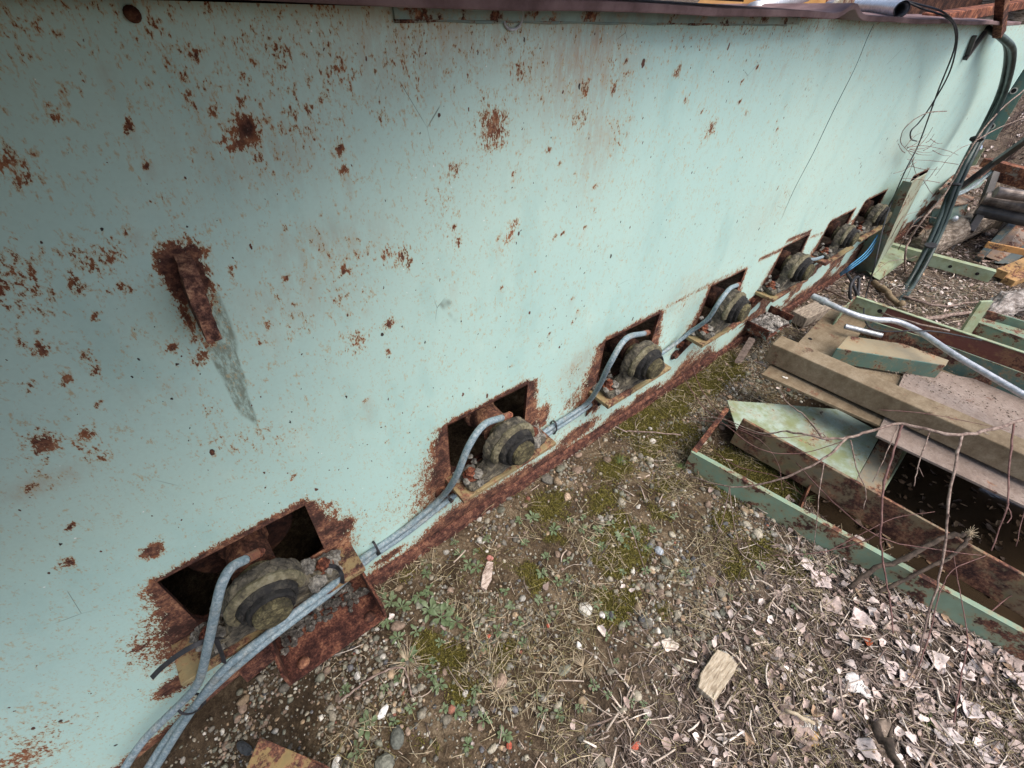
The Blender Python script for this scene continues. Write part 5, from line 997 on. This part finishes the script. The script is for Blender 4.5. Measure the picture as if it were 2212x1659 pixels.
# ------------------------------------------------------------------ things on top of the machine
def tp(px, py, y): d = ray(px, py); return CAM + d * ((y - CAM[1]) / d[1])
b = MB(); P = [tp(1690, 12, 1.15), tp(1780, 14, .72), tp(1880, 15, .30), tp(1948, 20, .03)]; P = spl(P, 5); b.tube(P, .027, 20, False); b.tube(P, .022, 20, False); q = [P[0]]; tag(b.build('steel_pipe', m_galv, smooth=True), 'galvanised pipe with an open end lying on top of the machine', 'pipe')
b = MB(); b.tube([tp(1625, 26, .22), tp(1745, -14, .40)], .028, 16); tag(b.build('silver_pipe', m_galv, smooth=True), 'silver pipe leaning up beside the yellow part on top', 'pipe')
m_yel = m_plain('yellow_paint', (.40, .19, .05), (.55, .30, .09), 8, .5, .2)
b = MB(); b.prism([tp(1585, 26, .6), tp(1775, 30, .6), tp(1800, -40, .6), tp(1640, -40, .6)], (.05, .25, 0)); yo = thing('yellow_machine', 'orange yellow machine cover on top of the wall', 'machine', tp(1700, 20, .6)); b.build('cover', m_yel, yo, bevel=.004)
c = tp(1636, 10, .597); b = MB(); b.tube([c + np.array((.018 * math.cos(t), 0, .018 * math.sin(t))) for t in np.linspace(0, 6.28, 20)], .003, 6); b.build('round_emblem', m_dark, yo)
b = MB(); b.bar(tp(1790, 38, .02), tp(1850, -20, .10), .07, .012, up=(0, 1, 0)); tag(b.build('bent_lug', m_paint('lug_paint', (.45, .42, .32), .45, 2, .3), bevel=.002), 'slanted plate rusted and cream painted, rising from the kink in the flange', 'steel lug')
for nm, a, b2, w_, h_, lb in (('rusty_beam', (1760, 12, .75), (2212, -12, .75), .12, .14, 'rusty beam lying behind the galvanised pipe'), ('rusty_beam', (2010, 42, .20), (2230, 5, .35), .10, .05, 'rusty flat beam slanting up at the top right'), ('dark_beam', (1880, 25, .8), (2300, 30, .8), .3, .22, 'dark beam in shadow behind the top flange')):
    b = MB(); b.bar(tp(*a), tp(*b2), w_, h_); tag(b.build(nm, m_dark if nm[0] == 'd' else m_rust('topbeam%d' % h_, (1.3, 1.05, .95), 1), bevel=.003), lb, 'beam')
b = MB(); b.bar(tp(2158, 74, -.06), tp(2168, -30, -.06), .04, .04, up=(0, 1, 0)); tag(b.build('rusty_post', m_r, bevel=.003), 'rusty upright post at the top right corner of the wall', 'post')
b = MB(); b.prism([(-2.2, 1.2, 1.60), (1.7, 1.2, 1.60), (1.7, -.07, 1.60), (3.6, -.07, 1.60), (3.6, -.26, 1.60), (1.3, -.18, 1.60), (.7, -.24, 1.60), (.3, -.42, 1.60), (.0, -.9, 1.60), (-2.2, -1.1, 1.60)], (0, 0, .03)); b.box((-2.2, .05, 1.499), (1.5, .12, 1.599)); b.box((-.64, -1.05, .80), (-.61, -.03, 1.5995)); tag(b.build('added_shade_deck', m_dark), 'unseen dark rusty panels added to shade the upper wall', 'shade panel')  # unseen deck, strip and side plate, added to shade the upper wall

# ------------------------------------------------------------------ twigs, vines and the branch
m_twig = m_plain('twig_bark', (.085, .055, .045), (.20, .14, .115), 60, .8, .5, .001, c3=(.33, .26, .215))
m_twigR = m_plain('red_twig_bark', (.10, .045, .04), (.20, .11, .095), 60, .75, .5, .001)
def twigs(nm, label, branches, mat, cat='branch', jit=.004, grp=None, parent=None):
    b = MB()
    for P, r0, r1 in branches:
        P = spl(P, 5); P = [p + RNG.normal(0, r0 * .30, 3) for p in P]; n = len(P); b.tube(P, [(r0 + (r1 - r0) * i / (n - 1)) * (1.25 if i % 7 == 3 else 1) for i in range(n)], 7)
        for i in range(3, n - 2, 9):           # short side buds
            d = RNG.normal(0, 1, 3); d /= np.linalg.norm(d); b.tube([P[i], P[i] + d * r0 * 3.5], [r0 * .5, r0 * .2], 5)
    return tag(b.build(nm, mat, parent, smooth=True), label, cat, grp)
g = gp
twigs('bare_branch', 'long bare branch arching in from the right edge above the scrap frame, with drooping twigs', [
    ([g(2330, 880, .50), g(2212, 905, .48), g(2150, 925, .47), g(2075, 940, .46), g(2000, 928, .45), g(1945, 915, .44), g(1885, 930, .42), g(1830, 945, .40), g(1775, 945, .38), g(1700, 930, .34)], .0062, .0035),
    ([g(1775, 945, .38), g(1740, 900, .36), g(1700, 870, .34), g(1685, 840, .33)], .0035, .0015),
    ([g(1830, 945, .40), g(1780, 990, .34), g(1700, 1030, .26), g(1620, 1050, .18), g(1570, 1050, .14), g(1510, 1035, .08), g(1470, 1020, .02)], .0040, .0020),
    ([g(1700, 930, .34), g(1640, 935, .27), g(1560, 905, .2), g(1480, 902, .12)], .0028, .0012)], m_twig)
twigs('drooping_twig', 'tallest drooping twig hanging straight down from the fork of the long branch', [([g(2078, 940, .46), g(2065, 1000, .40), g(2050, 1080, .32), g(2045, 1150, .25), g(2028, 1250, .15), g(2000, 1340, .05), g(1985, 1420, .0), g(1960, 1470, -.01), g(1925, 1470, .0)], .0042, .0022)], m_twig)
twigs('drooping_twig', 'reddish drooping twig left of the tallest one, curving to the ground litter', [([g(1948, 920, .44), g(1935, 960, .40), g(1910, 1040, .32), g(1905, 1120, .25), g(1902, 1160, .20), g(1912, 1240, .12), g(1925, 1310, .05), g(1930, 1370, .0)], .0040, .0020), ([g(1905, 1150, .2), g(1850, 1175, .12), g(1760, 1195, .05), g(1660, 1200, .0)], .0022, .001)], m_twigR)
twigs('drooping_twig', 'rightmost drooping twig with a hooked tip near the right edge', [([g(2190, 915, .47), g(2180, 1000, .38), g(2175, 1090, .30), g(2155, 1150, .22), g(2142, 1190, .18)], .0032, .0016), ([g(2175, 1090, .30), g(2185, 1115, .27), g(2175, 1130, .26)], .0018, .0012)], m_twigR)
twigs('drooping_twig', 'short thin twigs hanging from the middle of the long branch', [([g(2010, 930, .45), g(1985, 1000, .38), g(1975, 1050, .34)], .0022, .0012), ([g(1985, 1010, .38), g(1995, 1030, .36)], .001, .0008), ([g(1940, 918, .44), g(1910, 990, .38), g(1885, 1040, .33)], .0018, .001), ([g(1838, 950, .40), g(1850, 1010, .34), g(1870, 1060, .28), g(1865, 1100, .24)], .0022, .0012), ([g(1780, 1000, .33), g(1770, 1060, .27), g(1765, 1120, .2), g(1755, 1200, .08)], .002, .001)], m_twig)
twigs('dead_twig', 'forked pale twig drooping from the branch tip to the gravel near the frame corner', [([g(1576, 1052, .13), g(1582, 1110, .06), g(1598, 1190, .0)], .002, .001), ([g(1576, 1052, .13), g(1562, 1120, .04), g(1540, 1175, -.01)], .0018, .001)], m_twig)
twigs('vine', 'thin purple vine arching from the machine foot over the scrap frame', [([g(1460, 775, .02), g(1480, 820, .08), g(1520, 880, .14), g(1570, 920, .2), g(1640, 970, .22), g(1720, 980, .25), g(1800, 960, .32), g(1860, 935, .38)], .0022, .0012), ([g(1490, 770, .02), g(1510, 830, .1), g(1550, 890, .16), g(1600, 925, .2), g(1680, 945, .25), g(1780, 935, .3)], .0020, .0012)], m_twigR, 'vine')
m_stick = m_plain('dark_stick', (.035, .026, .02), (.11, .08, .06), 50, .9, .8, .003)
st = thing('broken_stick', 'dark snapped stick with frayed ends poking out over the front rail', 'stick', g(1880, 1240))
twigs('stick_shaft', None, [([g(1835, 1270, .01), g(1880, 1235, .06), g(1960, 1205, .12), g(2030, 1165, .18), g(2090, 1152, .22)], .0085, .0075), ([g(1900, 1280, .02), g(1960, 1250, .08), g(2030, 1215, .14), g(2070, 1190, .18), g(2092, 1160, .21)], .0060, .0055)], m_stick, None, parent=st)
b = MB(); e = g(2092, 1153, .222)
for i in range(26): d = RNG.normal(0, 1, 3) + (1.2, -.6, .2); d /= np.linalg.norm(d); b.tube([e + RNG.normal(0, .004, 3), e + d * random.uniform(.012, .04)], [.0012, .0004], 4)
b.build('frayed_end', m_dry, st)
# vines round the hoses
V = []
for P, r0, r1 in [([(1960, 640, .3), (1955, 560, .26), (1965, 520, .22), (1990, 480, .22), (2040, 420, .22), (2075, 360, .2), (2110, 300, .18), (2160, 240, .16), (2230, 180, .14)], .007, .004), ([(2110, 302, .18), (2150, 280, .2), (2212, 255, .22), (2290, 230, .25)], .004, .002), ([(2030, 395, .18), (1990, 388, .14), (1950, 385, .10)], .002, .001), ([(2070, 355, .18), (2020, 348, .1), (1960, 345, .06)], .002, .001), ([(2045, 240, .12), (2000, 245, .08), (1960, 270, .06), (1945, 300, .05), (1955, 320, .05), (1975, 340, .05)], .0025, .0012), ([(1955, 318, .05), (1975, 295, .05), (1995, 285, .05)], .0015, .0008), ([(1960, 318, .05), (2000, 315, .06), (2045, 325, .1), (2070, 335, .14)], .002, .0012), ([(1975, 340, .05), (1965, 370, .05), (1950, 400, .05)], .0015, .0008), ([(1965, 322, .05), (2000, 330, .06), (2030, 322, .08)], .0014, .0008), ([(2000, 500, .2), (1990, 530, .22), (2000, 560, .25), (2020, 540, .25), (2015, 500, .24)], .003, .002), ([(1950, 520, .2), (1985, 470, .2), (2030, 470, .22), (2050, 440, .24)], .003, .0015), ([(1940, 540, .2), (1970, 490, .2), (2000, 500, .22), (1990, 545, .24), (1960, 560, .25), (1920, 565, .25), (1880, 600, .25)], .003, .0015), ([(1925, 515, .18), (1950, 470, .18), (1990, 455, .2)], .002, .001), ([(2110, 305, .18), (2060, 330, .15), (2020, 380, .14)], .002, .001), ([(1990, 560, .26), (2060, 545, .3), (2130, 520, .32)], .002, .001)]:
    V.append(([wp(*p) for p in P], r0, r1))
twigs('climbing_vine', 'tangled bare vine climbing round the thick dark hoses', V, m_twig, 'vine')
tw2 = [([wp(1955 + dx, 320 + dy, .05), wp(1955 + dx + ex * .5, 320 + dy + ey * .5 + 4, .05), wp(1955 + dx + ex, 320 + dy + ey, .05)], .0021, .0011) for dx, dy, ex, ey in ((5, 0, 40, -30), (10, 2, 55, -10), (8, 5, 50, 10), (20, 20, -30, 40), (25, 30, -50, 25), (15, 25, 15, 45), (40, 5, 25, -22), (45, -12, 18, -18), (0, 10, -15, -20), (30, -5, 30, -40), (55, -20, 25, 10), (60, 5, 40, 12), (15, 40, 60, 5), (30, 60, -45, 30), (40, 70, 30, 40), (70, 40, -40, 45))]
twigs('vine_twigs', 'fine bare twigs of the vine spread flat against the wall left of the hoses', tw2, m_twig, 'twig')
# sticks on the ground
for lb, P, r0, r1, mt in [('long thin fallen stick lying behind the conduit, from the wall foot to the right edge', [g(1745, 605, .0), g(1800, 632, .02), g(1870, 665, .2), g(1950, 690, .34), g(2050, 715, .36)], .006, .004, m_twig), ('short thick stick beside the hose ends', [g(1890, 610, .0), g(1915, 635, .01), g(1945, 660, .01)], .022, .018, m_plain('mossy_stick', (.12, .085, .05), (.26, .20, .12), 20, .9)),
                          ('curved thin root across the gravel below the near stub', [g(730, 1518), g(760, 1495, -.02), g(800, 1465, -.015), g(840, 1447, -.01), g(870, 1443, -.01), g(880, 1460, -.015), g(885, 1490, -.02), g(895, 1510)], .0032, .002, m_twig), ('straight stick lying from the gravel to the frame corner', [g(1350, 932, -.01), g(1400, 933, .0), g(1470, 940, .0)], .004, .003, m_twig),
                          ('slim dry stem slanting up through the weeds at centre right', [g(1352, 1110), g(1380, 1190, .02), g(1400, 1250, .04), g(1425, 1300)], .002, .001, m_twig), ('grey stick lying in the litter right of the hose ends', [g(1990, 690, .0), g(2060, 680, .01), g(2140, 672, .0)], .014, .010, m_twig), ('long stick in the far litter under the angle bar', [g(1950, 640, .0), g(2030, 660, .02), g(2120, 650, .01)], .010, .006, m_twig),
                          ('pale broken reed stalk at the lower right', [g(1695, 1532, .0), g(1760, 1565, .0)], .005, .005, m_dry), ('dark stick poking up at the bottom right corner', [g(1890, 1570, .0), g(1935, 1640, .04), g(1960, 1690, .06)], .012, .010, m_stick), ('thin bent twig looping over the straw at lower right', [g(1915, 1400, .0), g(1890, 1440, .03), g(1900, 1480, .04), g(1960, 1490, .03), g(1995, 1430, .02)], .0022, .0015, m_twig)]:
    twigs('fallen_stick', lb, [(P, r0, r1)], mt, 'stick')

# more of the stacked steel and timber behind, at the right edge
for nm, a, b2, w_, h_, mt, lb in (('black_bar', (2095, 500, .12), (2150, 415, .40), .05, .05, m_oil, 'greasy black bar slanting in front of the rollers'), ('black_bar', (2150, 520, .05), (2205, 430, .35), .04, .04, m_oil, 'greasy black bar beside the brown web plate'),
                              ('old_timber', (2135, 480, .10), (2330, 505, .12), .09, .07, m_woodg, 'grey timber in the shade under the rollers'), ('old_timber', (2190, 585, .0), (2330, 620, .0), .10, .05, m_woodg, 'grey timber half sunk in litter at the right edge')):
    b = MB(); b.bar(gp(*a), gp(*b2), w_, h_); tag(b.build(nm, mt, bevel=.004), lb, nm.split('_')[1])
for lb, P, r0, r1 in [('thin reddish twig crossing low over the rusty rail', [g(1720, 1000, .12), g(1800, 1085, .18), g(1900, 1160, .2), g(2010, 1185, .2), g(2120, 1200, .2)], .0022, .001), ('thin reddish twig crossing the tread plate and channel', [g(1900, 885, .33), g(1990, 892, .36), g(2080, 908, .38), g(2180, 930, .40)], .0016, .0008), ('reddish twig rising from the straw at the lower right', [g(2060, 1560, .0), g(2075, 1470, .05), g(2090, 1380, .10), g(2075, 1290, .16), g(2060, 1200, .2)], .0022, .001),
                      ('fine twig lying over the front rail near its middle', [g(1770, 1200, .02), g(1850, 1160, .10), g(1930, 1120, .16), g(2020, 1105, .2)], .0016, .0008), ('thin curved twig from the straw up past the frayed stick', [g(1985, 1440, .0), g(2010, 1360, .05), g(2030, 1280, .12), g(2060, 1230, .17), g(2130, 1200, .2)], .002, .001), ('bare twig hanging at the far right edge over the dark ditch', [g(2290, 900, .46), g(2255, 1000, .38), g(2215, 1100, .28), g(2195, 1180, .2)], .0022, .001),
                      ('low twig in the dark ditch right of the frayed stick', [g(2130, 1330, .05), g(2180, 1290, .08), g(2230, 1270, .1)], .002, .001), ('long thin twig over the left end of the pale mint plate', [g(1480, 905, .06), g(1560, 915, .14), g(1640, 950, .18), g(1680, 1000, .16), g(1690, 1060, .10)], .0014, .0007), ('dry twig across the moss behind the front rail', [g(1540, 975, .0), g(1600, 1010, .01), (g(1680, 1030, .02)), g(1740, 1075, .03)], .0018, .001)]:
    twigs('thin_twig', lb, [(P, r0, r1)], m_twigR, 'twig')

# bare brush beyond the scrap
for k, (px, py, dist, h, lb) in enumerate(((2185, 330, 5.2, .8, 'bare brown shrub behind the roller frame at the right edge'), (2150, 300, 5.8, .7, 'bare shrub standing beside the slotted end flange'), (2190, 720, 3.1, .3, 'low leafless brush stems in front of the rotten stump'))):
    c = CAM + ray(px, py) * dist; br_ = []
    for i in range(11 if py < 400 else 7):
        d = np.array((random.uniform(-.5, .5), random.uniform(-.6, .4), 1.0)) * h * random.uniform(.4, 1); c0 = np.array((c[0], c[1], min(c[2], float(gz(c[0], c[1])))))
        br_.append(([c0, c0 + d * .45 + RNG.normal(0, .03, 3), c0 + d], .005, .002)); br_.append(([c0 + d * .45, c0 + d * .6 + RNG.normal(0, .08, 3), c0 + d * .7 + RNG.normal(0, .15, 3)], .003, .0015))
    twigs('bare_shrub', lb, br_, m_twig, 'shrub')
